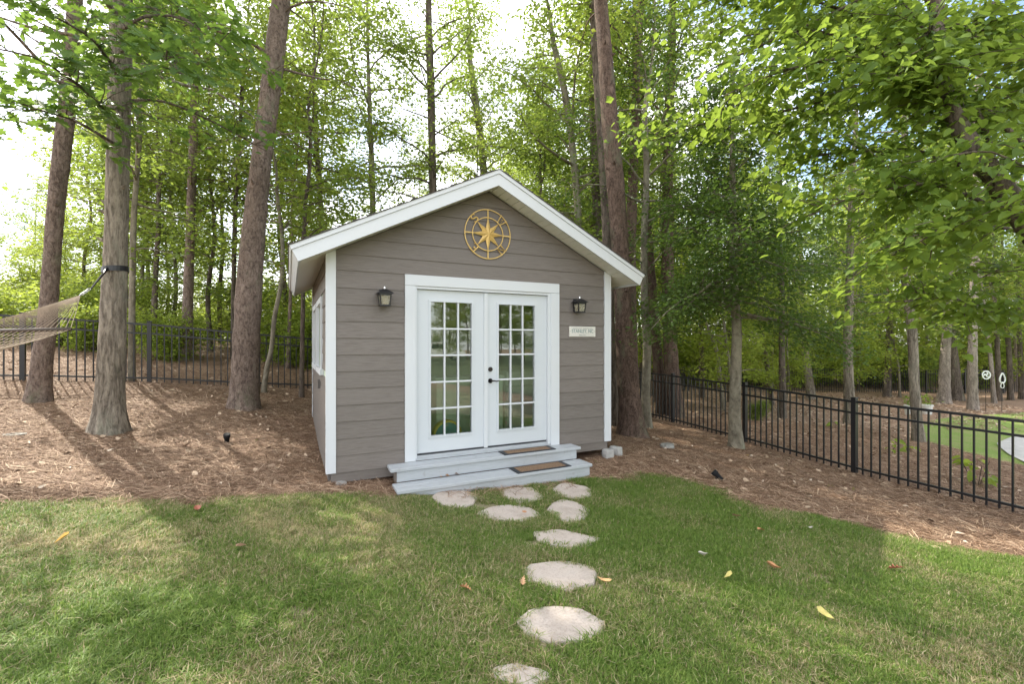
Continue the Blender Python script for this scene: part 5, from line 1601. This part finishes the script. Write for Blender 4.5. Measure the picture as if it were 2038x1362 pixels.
def fallen_leaf(px, py, kind, L, color, label, seed):
    r = np.random.default_rng(seed); p = hit(px, py)
    key = 'dead_%d_%d_%d' % tuple(int(c*255) for c in color)
    if key not in M: 
        M[key] = mat('fallen_leaf_tint', color, 0.7); k = N(M[key])
        k.color(k.mix(k.ramp(k.noise(k.coord('Object'), 40, 4, 0.7), [(0.4, 0.0), (0.7, 0.7)]), color, tuple(c*0.55 for c in color)))
    if kind == 'diamond': kind = 'heart'
    T, Fc = LEAF[kind]; V = T.copy()
    L = L*1.12; V[:,0] = (V[:,0]-0.5)*L; V[:,1] *= L*r.uniform(0.5, 0.75); V[:,2] = V[:,2]*L*0.9+1.6*V[:,1]**2/L*r.uniform(.5,1.3)+0.9*V[:,0]**2/L*r.uniform(-.3,1.2)
    me = np_mesh('fallen_leaf', V, Fc, [M[key]])
    link_obj('fallen_leaf', me, None, (p.x, p.y, p.z+0.075 if py > 985 else p.z+0.04), (r.uniform(-.4,.4), r.uniform(-.4,.4), r.uniform(0,6.28)), label=label, cat='fallen leaf', group='fallen leaves on lawn and straw')
OR, BR, RD, YL, PL = (0.46,0.225,0.10), (0.27,0.16,0.09), (0.35,0.12,0.07), (0.52,0.45,0.14), (0.46,0.43,0.36)
for q in [(927,1196,'oak',0.085,OR,'curled orange leaf on the grass left of the large path stone',1),
          (1040,1183,'oak',0.085,(0.55,0.33,0.18),'tan lobed leaf on the grass at the left of the halfway stone',2),
          (1199,1181,'diamond',0.08,(0.6,0.36,0.16),'narrow orange leaf just right of the halfway stone',3),
          (1045,1036,'oak',0.06,OR,'small orange leaf on the second-row left stepping stone',4),
          (392,1029,'diamond',0.075,RD,'red leaf on the sunny grass left of the shed',5),
          (122,1095,'diamond',0.075,(0.62,0.38,0.08),'yellow-orange leaf on the dry grass at far left',6),
          (1543,1150,'diamond',0.085,OR,'orange leaf in the middle of the right lawn',7),
          (1783,1151,'oak',0.11,RD,'large red-brown leaf on the right lawn',8),
          (1644,1251,'diamond',0.08,YL,'bright yellow leaf on the right lawn',9),
          (1614,1068,'oak',0.07,PL,'pale grey-white leaf on the right lawn near the straw',10),
          (1469,1043,'diamond',0.08,BR,'dark brown leaf on the upper right lawn',11),
          (1398,982,'diamond',0.075,OR,'orange leaf at the lawn edge by the right spotlight',12),
          (1402,1123,'diamond',0.06,PL,'small whitish leaf left in the right lawn',13),
          (1450,1169,'diamond',0.07,YL,'thin yellow leaf below the whitish leaf on the right lawn',14),
          (482,1107,'diamond',0.06,(0.5,0.3,0.2),'pinkish brown leaf on the dry grass left of the path',15),
          (1516,1070,'diamond',0.06,OR,'small orange leaf left of the pale leaf on the right lawn',16),
          (1412,924,'oak',0.09,OR,'orange leaf in the straw behind the right spotlight',17),
          (1487,912,'oak',0.07,(0.6,0.4,0.12),'golden leaf in the straw by the holly trunk',18)]:
    fallen_leaf(*q)
# leaves lying on the lower tread
for x, y, c, lab, s in ((1.30,-0.30,BR,'brown curled leaf on the lower step beside the riser',31),(1.42,-0.29,(0.15,0.09,0.06),'dark shrivelled leaf on the lower step',32),(1.22,-0.31,(0.52,0.32,0.18),'tan leaf lying flat on the lower step',33)):
    T, Fc = LEAF['diamond']; V = T.copy(); V[:,0] = (V[:,0]-.5)*0.06; V[:,1] *= 0.04; V[:,2] = V[:,2]*0.06+0.01
    m_ = mat('step_leaf', c, 0.7)
    link_obj('fallen_leaf', np_mesh('fallen_leaf', V, Fc, [m_]), None, tuple(shed_w(x, y, 0.002)), (0.3, 0.1, s), label=lab, cat='fallen leaf', group='fallen leaves on the steps')
# seedlings beyond the right fence
def seedling(px, py, nleaf, size, label, seed, mats='leaf_bright'):
    p = hit(px, py); r = np.random.default_rng(seed)
    o = empty('garden_plant', tuple(p), 0, label, 'plant')
    g = Geo()
    for k in range(max(2, nleaf//3)):
        a = r.uniform(0, 6.28); L = size*r.uniform(0.6, 1.0)
        pts = np.array([[0,0,-0.03],[0.25*L*math.cos(a),0.25*L*math.sin(a),0.5*L],[0.45*L*math.cos(a),0.45*L*math.sin(a),L]])
        V, Q = tube_geo(smooth_path(pts, 0.05), np.full(len(smooth_path(pts, 0.05)), 0.004), 5); g.quad(V, Q)
    link_obj('stems', g.mesh('stems', M['twig']), o)
    me = leaf_single('heart', 1.0, 0.75, M[mats])
    for k in range(nleaf):
        a = r.uniform(0, 6.28); d = size*r.uniform(0.1, 0.5); h = size*r.uniform(0.3, 1.05)
        l = link_obj('leaf', me, o, (d*math.cos(a), d*math.sin(a), h), basis_euler((math.cos(a), math.sin(a), -0.5), (r.normal(0,.4), r.normal(0,.4)-.5, 1)))
        s = 0.13*r.uniform(0.7,1.2); l.scale = (s,s,s)
seedling(1945, 972, 20, 0.42, 'leafy yellow-green hydrangea plant beyond the right fence near the path', 61)
seedling(1772, 905, 8, 0.34, 'small sprouting plant beyond the right fence, left of the leaning trunk', 62)
seedling(1808, 905, 5, 0.26, 'tiny green sprout beside the foot of the leaning trunk', 63)
seedling(1660, 855, 5, 0.2, 'little pale green weed beyond the fence left of the nearest post', 64)
def weed(px, py, label, seed, s=0.09):
    p = hit(px, py); r = np.random.default_rng(seed); n = 9
    a = r.uniform(0, 6.28, n)
    V, T = leaves_geo(np.tile([[0,0,0.012]], (n,1)), np.stack([np.cos(a), np.sin(a), r.uniform(0.2,0.9,n)], -1), np.tile([[0,0,1.0]], (n,1)), s*r.uniform(.6,1.1,n), s*0.4*np.ones(n), 'diamond')
    link_obj('weed', np_mesh('weed', V, T, [M['leaf_bright']]), None, tuple(p), label=label, cat='weed')
for px, py, lab, sd in ((476,868,'green weed right of the left spotlight',1),(502,884,'pale green weed sprouting in straw before the shed wall',2),(1192,925,'small green weed in the straw right of the steps',3),
                        (1650,975,'green weed in the straw inside the right fence',4),(1693,982,'tiny weed in the straw below the nearest fence post',5),(705,930,'weed at the foot of the shed skirt',6)):
    weed(px, py, lab, sd)
# planters and garden ornaments in the neighbouring yard
M['white_pot'] = mat('white_pot', (0.7,0.7,0.68), 0.5); M['white_orn'] = mat('white_ornament', (0.72,0.74,0.72), 0.5)
def planter(px, py, label, seed):
    p = hit(px, py)
    o = empty('planter', tuple(p), 0, label, 'planter', 'white planters by the leaning trunk')
    b = MB(); b.lathe([(0.13,0.0),(0.155,0.28),(0.175,0.285),(0.175,0.33),(0.14,0.33)], 16); b.build('pot', M['white_pot'], o, smooth=False)
    r = np.random.default_rng(seed); n = 60
    a = r.uniform(0,6.28,n)
    V, T = leaves_geo(np.stack([0.1*r.normal(0,1,n), 0.1*r.normal(0,1,n), 0.33+r.uniform(0,.35,n)],-1), np.stack([np.cos(a), np.sin(a), r.uniform(-.2,1,n)],-1), np.tile([[0,0,1.0]],(n,1))+r.normal(0,.3,(n,3)), np.full(n,0.12), np.full(n,0.07), 'diamond')
    link_obj('foliage', np_mesh('foliage', V, T, [M['leaf_mid']]), o, kind='stuff')
planter(1811, 826, 'white planter seen left of the leaning trunk', 71)
planter(1845, 824, 'white planter seen right of the leaning trunk', 72)
p = hit(1963, 800); p = Vector(((1963-CX)/F_PX*(p.y-3.2), p.y-3.2, 0)); p.z = tz(p.x, p.y)
o = empty('garden_spinner', tuple(p), 0, 'round white swirl garden spinner on a thin pole', 'garden ornament')
zc = EYE-(746-HY)/F_PX*p.y-p.z
b = MB(); b.tube([(0,0.02,0),(0,0.02,zc)], 0.008, 6); b.build('pole', M['black'], o)
rs = 15*p.y/F_PX/2*1.05
b = MB(); ring(b, rs, 0.01, rs*0.12, 28); b.build('rim', M['white_orn'], o, loc=(0,0,zc))
for k in range(3):
    a0 = 2*math.pi*k/3; b = MB()
    b.tube([(rs*t*math.cos(a0+1.9*t), 0, rs*t*math.sin(a0+1.9*t)) for t in np.linspace(0.02, 0.95, 7)], [rs*0.1, rs*0.16, rs*0.19, rs*0.17, rs*0.13, rs*0.08, rs*0.04], 6)
    b.build('swirl_arm', M['white_orn'], o, loc=(0,0,zc), smooth=True)
p = hit(1995, 800); p = Vector(((1995-CX)/F_PX*(p.y-3.0), p.y-3.0, 0)); p.z = tz(p.x, p.y)
o = empty('hanging_ornament', tuple(p), 0, 'pair of pale drop-shaped garden ornaments on a pole, one above the other', 'garden ornament')
b = MB(); zt = EYE-(738-HY)/F_PX*p.y-p.z
b.tube([(0,0.02,0),(0,0.02,zt)], 0.008, 6); b.build('pole', M['black'], o)
for cyp, hgt in ((752, 20), (766, 12)):
    z_ = EYE-(cyp-HY)/F_PX*p.y-p.z; s = hgt*p.y/F_PX/2
    b = MB(); pts = []
    for t in np.linspace(0, 2*math.pi, 19):
        pts.append((s*0.72*math.sin(t)*math.sin(t/2), 0, s*(math.cos(t))))
    b.tube(pts, s*0.13, 6, cap=False); b.build('drop_ring', M['white_orn'], o, loc=(0,0,z_), smooth=True)

# white pickup truck parked across the lawn behind the camera: it shows in the left door's glass
tx, ty = 27.5, -25.0
tk = empty('pickup_truck', (tx, ty, tz(tx, ty)), R(40), 'white pickup truck mirrored in the glass of the left shed door', 'truck')
M['white_car'] = mat('white_car_paint', (0.78,0.78,0.78), 0.25); M['car_glass'] = mat('car_glass', (0.02,0.025,0.03), 0.08); M['tyre'] = mat('tyre_rubber', (0.02,0.02,0.02), 0.8)
b = MB(); prof = [(-2.8,0.55),(2.75,0.5),(2.8,0.95),(2.6,1.12),(1.25,1.2),(-2.8,1.15)]
b.prism(prof, lambda z: -0.95, lambda z: 0.95); b.build('body', M['white_car'], tk)
b = MB(); b.prism([(-0.75,1.19),(1.35,1.20),(0.62,1.86),(-0.6,1.88)], lambda z: -0.88+0.12*(z-1.2), lambda z: 0.88-0.12*(z-1.2)); cab = b.build('cab', M['white_car'], tk)
b = MB()
for s in (-1, 1):
    for pz in ([(-0.62,1.27),(0.14,1.27),(0.14,1.76),(-0.52,1.78)], [(0.22,1.27),(1.12,1.27),(0.58,1.74),(0.22,1.76)]):
        b.prism(pz, lambda z, s=s: s*(0.882-0.12*(z-1.2))-0.004, lambda z, s=s: s*(0.882-0.12*(z-1.2))+0.004)
b.build('side_window', M['car_glass'], cab)
for x in (-1.75, 1.7):
    for s in (-1, 1):
        b = MB(); vdisc(b, 0.2, 0.39, -0.13, 0.13, 24); w = b.build('wheel', M['tyre'], tk, loc=(x, s*0.84, 0.39))
        b = MB(); vdisc(b, 0.01, 0.2, -0.10, 0.10, 16); b.build('rim', M['chrome'], w)

# ------------------------------------------------------------------ ground cover: grass, straw, litter (scattered small patches)
def patch_mesh(name, kind, seed):
    r = np.random.default_rng(seed)
    if kind == 'grass':
        n, S_ = 400, 0.24
        ct = r.uniform(-S_/2, S_/2, (26, 2)); ci_ = r.integers(0, 26, n); loose = r.uniform(0, 1, n) < 0.35
        bx = ct[ci_]+r.normal(0, 0.013, (n, 2)); bx[loose] = r.uniform(-S_/2, S_/2, (int(loose.sum()), 2))
        base = np.stack([bx[:,0], bx[:,1], np.full(n, -0.012)], -1)
        a = r.uniform(0, 6.28, n); h = 0.05*r.uniform(0.4, 1.45, n); lean = np.abs(r.normal(0.65, 0.5, n)); w = r.uniform(0.0014, 0.0036, n)
        d = np.stack([np.cos(a), np.sin(a), np.zeros(n)], -1); s = np.stack([-np.sin(a), np.cos(a), np.zeros(n)], -1)
        p1 = base + d*(h*lean*0.35)[:,None] + np.array([0,0,1])*(h*0.6)[:,None]
        p2 = base + d*(h*lean*1.1)[:,None] + np.array([0,0,1])*(h*(1.0-0.25*np.minimum(lean,1.5)))[:,None]
        V = np.stack([base-s*w[:,None], base+s*w[:,None], p1+s*w[:,None]*0.8, p1-s*w[:,None]*0.8, p2], 1)
        o = (np.arange(n)*5)[:,None]
        T = np.concatenate([o+np.array([[0,1,2]]), o+np.array([[0,2,3]]), o+np.array([[3,2,4]])])
        return np_mesh(name, V.reshape(-1,3), T, [M['grass']])
    if kind == 'straw':
        n, S_ = 270, 0.42
        c = np.stack([r.uniform(-S_/2, S_/2, n), r.uniform(-S_/2, S_/2, n), r.uniform(0.0, 0.035, n)], -1)
        a = r.uniform(0, 6.28, n); L = r.uniform(0.06, 0.13, n); bend = r.normal(0, 0.02, n); w = r.uniform(0.0010, 0.0023, n)
        d = np.stack([np.cos(a), np.sin(a), r.normal(0, 0.12, n)], -1); s = np.stack([-np.sin(a), np.cos(a), np.zeros(n)], -1)
        p0 = c-d*L[:,None]; p2 = c+d*L[:,None]; p1 = c+s*bend[:,None]+np.array([0,0,0.008])
        p0[:,2] = np.maximum(p0[:,2], 0.002); p2[:,2] = np.maximum(p2[:,2], 0.002)
        W_ = s*w[:,None]+np.array([0,0,0.0006])
        V = np.stack([p0-W_, p0+W_, p1+W_, p1-W_, p2+W_*0.6, p2-W_*0.6], 1)
        o = (np.arange(n)*6)[:,None]
        Q = np.concatenate([o+np.array([[0,1,2,3]]), o+np.array([[3,2,4,5]])])
        return np_mesh(name, V.reshape(-1,3), Q, [M['straw']])
    n, S_ = 9, 0.55
    pos = np.stack([r.uniform(-S_/2,S_/2,n), r.uniform(-S_/2,S_/2,n), r.uniform(0.01,0.04,n)], -1)
    a = r.uniform(0,6.28,n)
    V, T = leaves_geo(pos, np.stack([np.cos(a), np.sin(a), r.normal(0,.3,n)],-1), np.stack([r.normal(0,.5,n), r.normal(0,.5,n), np.ones(n)],-1), r.uniform(0.04,0.095,n), r.uniform(0.02,0.05,n), 'heart')
    g = Geo(); g.tri(V, T)
    for q in range(3):
        a = r.uniform(0,6.28); c0 = r.uniform(-S_/2,S_/2,2); L = r.uniform(0.05,0.14)
        d = np.array([math.cos(a), math.sin(a)])
        pts = np.array([[*(c0-d*L), 0.02], [*(c0+r.normal(0,0.012,2)), 0.032], [*(c0+d*L), 0.022]])
        V2, Q2 = tube_geo(pts, [0.003,0.003,0.0015], 4); g.quad(V2, Q2)
    return g.mesh(name, M['litter'])

def scatter(name, kind, pts, dry, scale, seed, nvar=6):
    c = bpy.data.collections.new(name+'_patches')
    for k in range(nvar):
        o = bpy.data.objects.new(name+'_patch', patch_mesh(name+'_patch', kind, seed+k)); c.objects.link(o)
    r = np.random.default_rng(seed)
    n = len(pts)
    e = 0.12
    gx_ = (terrain(pts[:,0]+e, pts[:,1])-terrain(pts[:,0]-e, pts[:,1]))/(2*e); gy_ = (terrain(pts[:,0], pts[:,1]+e)-terrain(pts[:,0], pts[:,1]-e))/(2*e)
    me = bpy.data.meshes.new(name); me.vertices.add(n)
    me.vertices.foreach_set('co', pts.astype(np.float32).ravel())
    rot = np.empty((n,3), np.float32)
    for i in range(n):
        q = Vector((-gx_[i], -gy_[i], 1)).to_track_quat('Z', 'Y').to_matrix() @ Matrix.Rotation(r.uniform(0,6.28), 3, 'Z')
        rot[i] = q.to_euler()
    a = me.attributes.new('rot', 'FLOAT_VECTOR', 'POINT'); a.data.foreach_set('vector', rot.ravel())
    a = me.attributes.new('dry', 'FLOAT', 'POINT'); a.data.foreach_set('value', np.asarray(dry, np.float32))
    a = me.attributes.new('scl', 'FLOAT', 'POINT'); a.data.foreach_set('value', np.asarray(scale, np.float32))
    a = me.attributes.new('pick', 'INT', 'POINT'); a.data.foreach_set('value', r.integers(0, nvar, n).astype(np.int32))
    ob_ = link_obj(name, me, kind='stuff')
    ng = bpy.data.node_groups.new(name+'_scatter', 'GeometryNodeTree')
    ng.interface.new_socket('Geometry', in_out='INPUT', socket_type='NodeSocketGeometry')
    ng.interface.new_socket('Geometry', in_out='OUTPUT', socket_type='NodeSocketGeometry')
    gi = ng.nodes.new('NodeGroupInput'); go = ng.nodes.new('NodeGroupOutput')
    ci = ng.nodes.new('GeometryNodeCollectionInfo'); ci.inputs['Collection'].default_value = c
    ci.inputs['Separate Children'].default_value = True; ci.inputs['Reset Children'].default_value = True
    ip = ng.nodes.new('GeometryNodeInstanceOnPoints'); ip.inputs['Pick Instance'].default_value = True
    def attr(nm, t):
        x = ng.nodes.new('GeometryNodeInputNamedAttribute'); x.data_type = t; x.inputs['Name'].default_value = nm
        return [s for s in x.outputs if s.enabled and s.name == 'Attribute'][0]
    er = ng.nodes.new('FunctionNodeEulerToRotation')
    ng.links.new(attr('rot', 'FLOAT_VECTOR'), er.inputs[0])
    ng.links.new(gi.outputs[0], ip.inputs['Points']); ng.links.new(ci.outputs[0], ip.inputs['Instance'])
    ng.links.new(er.outputs[0], ip.inputs['Rotation']); ng.links.new(attr('scl', 'FLOAT'), ip.inputs['Scale']); ng.links.new(attr('pick', 'INT'), ip.inputs['Instance Index'])
    ng.links.new(ip.outputs[0], go.inputs[0])
    md = ob_.modifiers.new('scatter', 'NODES'); md.node_group = ng
    return ob_
def fr_noise(x, y, s, seed):
    return np.array([mnoise.fractal(Vector((a*s+seed, b_*s-seed, seed*1.7)), 1.0, 2.1, 4) for a, b_ in zip(x, y)])
def in_view(x, y, m=0.25): return (y > 0.5) & (np.abs(x) < 1.13*y+m+0.4)
def shed_local(x, y):
    c, s = math.cos(TH), math.sin(TH); dx, dy = x-SHED_O.x, y-SHED_O.y
    return dx*c+dy*s, -dx*s+dy*c
def on_built(x, y, m=0.0):
    lx, ly = shed_local(x, y)
    a = (lx > -0.0-m) & (lx < W+m) & (ly > -0.02-m) & (ly < DEP+m)
    b_ = (lx > 0.70-m) & (lx < 3.19+m) & (ly > -0.545-m) & (ly <= 0)
    return a | b_
rs = np.random.default_rng(501)
# lawn grass
N0 = 11000
x = rs.uniform(-7.5, 7.0, N0); y = rs.uniform(1.1, 6.4, N0)
k = in_lawn(x, y-rs.exponential(0.045, N0)*(rs.uniform(0, 1, N0) < 0.6)+rs.exponential(0.03, N0)) & in_view(x, y) & ~on_built(x, y, 0.02)
x, y = x[k], y[k]
for cx, cy, rx, ry in STONE_POS:
    k = ((x-cx)/(rx+0.022))**2+((y-cy)/(ry+0.028))**2 > 1; x, y = x[k], y[k]
nz = fr_noise(x, y, 1.5, 2.3); nz2 = fr_noise(x, y, 0.5, 7.7)
px = CX+F_PX*x/y; py = HY+F_PX*(EYE-terrain(x, y))/y
bias = 0.34*np.exp(-(((px-330)/380)**2+((py-1085)/110)**2)) + 0.10*np.exp(-(((px-1780)/260)**2+((py-1180)/70)**2)) + 0.12*np.exp(-(((px-1120)/140)**2+((py-1130)/110)**2)) - 0.10*np.exp(-(((px-900)/420)**2+((py-1300)/120)**2))
edge_d = np.interp(x, LAWN_EDGE[:,0], LAWN_EDGE[:,1])-y
dry = np.clip(0.19+0.5*nz+0.22*nz2+bias+0.15*np.exp(-edge_d/0.15), 0.03, 0.93)
sc_ = np.clip(1.0-0.42*dry+rs.normal(0,0.12,len(x)), 0.45, 1.4)*np.clip(0.45+edge_d/0.35, 0.5, 1.0)
grass_ob = scatter('grass', 'grass', np.stack([x, y, terrain(x, y)+0.022], -1), dry, sc_, 511)
# a second, looser layer of taller tufts
# pine straw on the beds
N1 = 16000
x = rs.uniform(-13, 9.5, N1); y = rs.uniform(2.5, 12.5, N1)
k = ~in_lawn(x, y+rs.exponential(0.05, N1)-0.05) & in_view(x, y) & ~on_built(x, y, 0.05) & (rs.uniform(0, 1, N1) < np.clip(9.0/np.maximum(y, 1)**1.1, 0.25, 1))
x, y = x[k], y[k]
scatter('pine_straw', 'straw', np.stack([x, y, terrain(x, y)+0.008], -1), np.zeros(len(x)), rs.uniform(0.8, 1.2, len(x)), 521)
N2 = 5200
x = rs.uniform(-22, 20, N2); y = rs.uniform(3.5, 22, N2)
k = ~in_lawn(x, y-0.05) & in_view(x, y, 1.0) & ~on_built(x, y, 0.15)
lawn2 = (x > np.interp(y, [p[1] for p in sorted(map(tuple, A_), key=lambda q: q[1])], [p[0] for p in sorted(map(tuple, A_), key=lambda q: q[1])])) & (y > 5) & (y < 15.5) & (x > 8)
k &= ~lawn2
beyond = (y > left_fence_y(x)) | (x > 8.34-0.409*y)
k &= beyond | (rs.uniform(0, 1, N2) < 0.85)
x, y = x[k], y[k]
scatter('leaf_litter', 'litter', np.stack([x, y, terrain(x, y)+0.012], -1), np.zeros(len(x)), rs.uniform(0.8, 1.3, len(x)), 531)
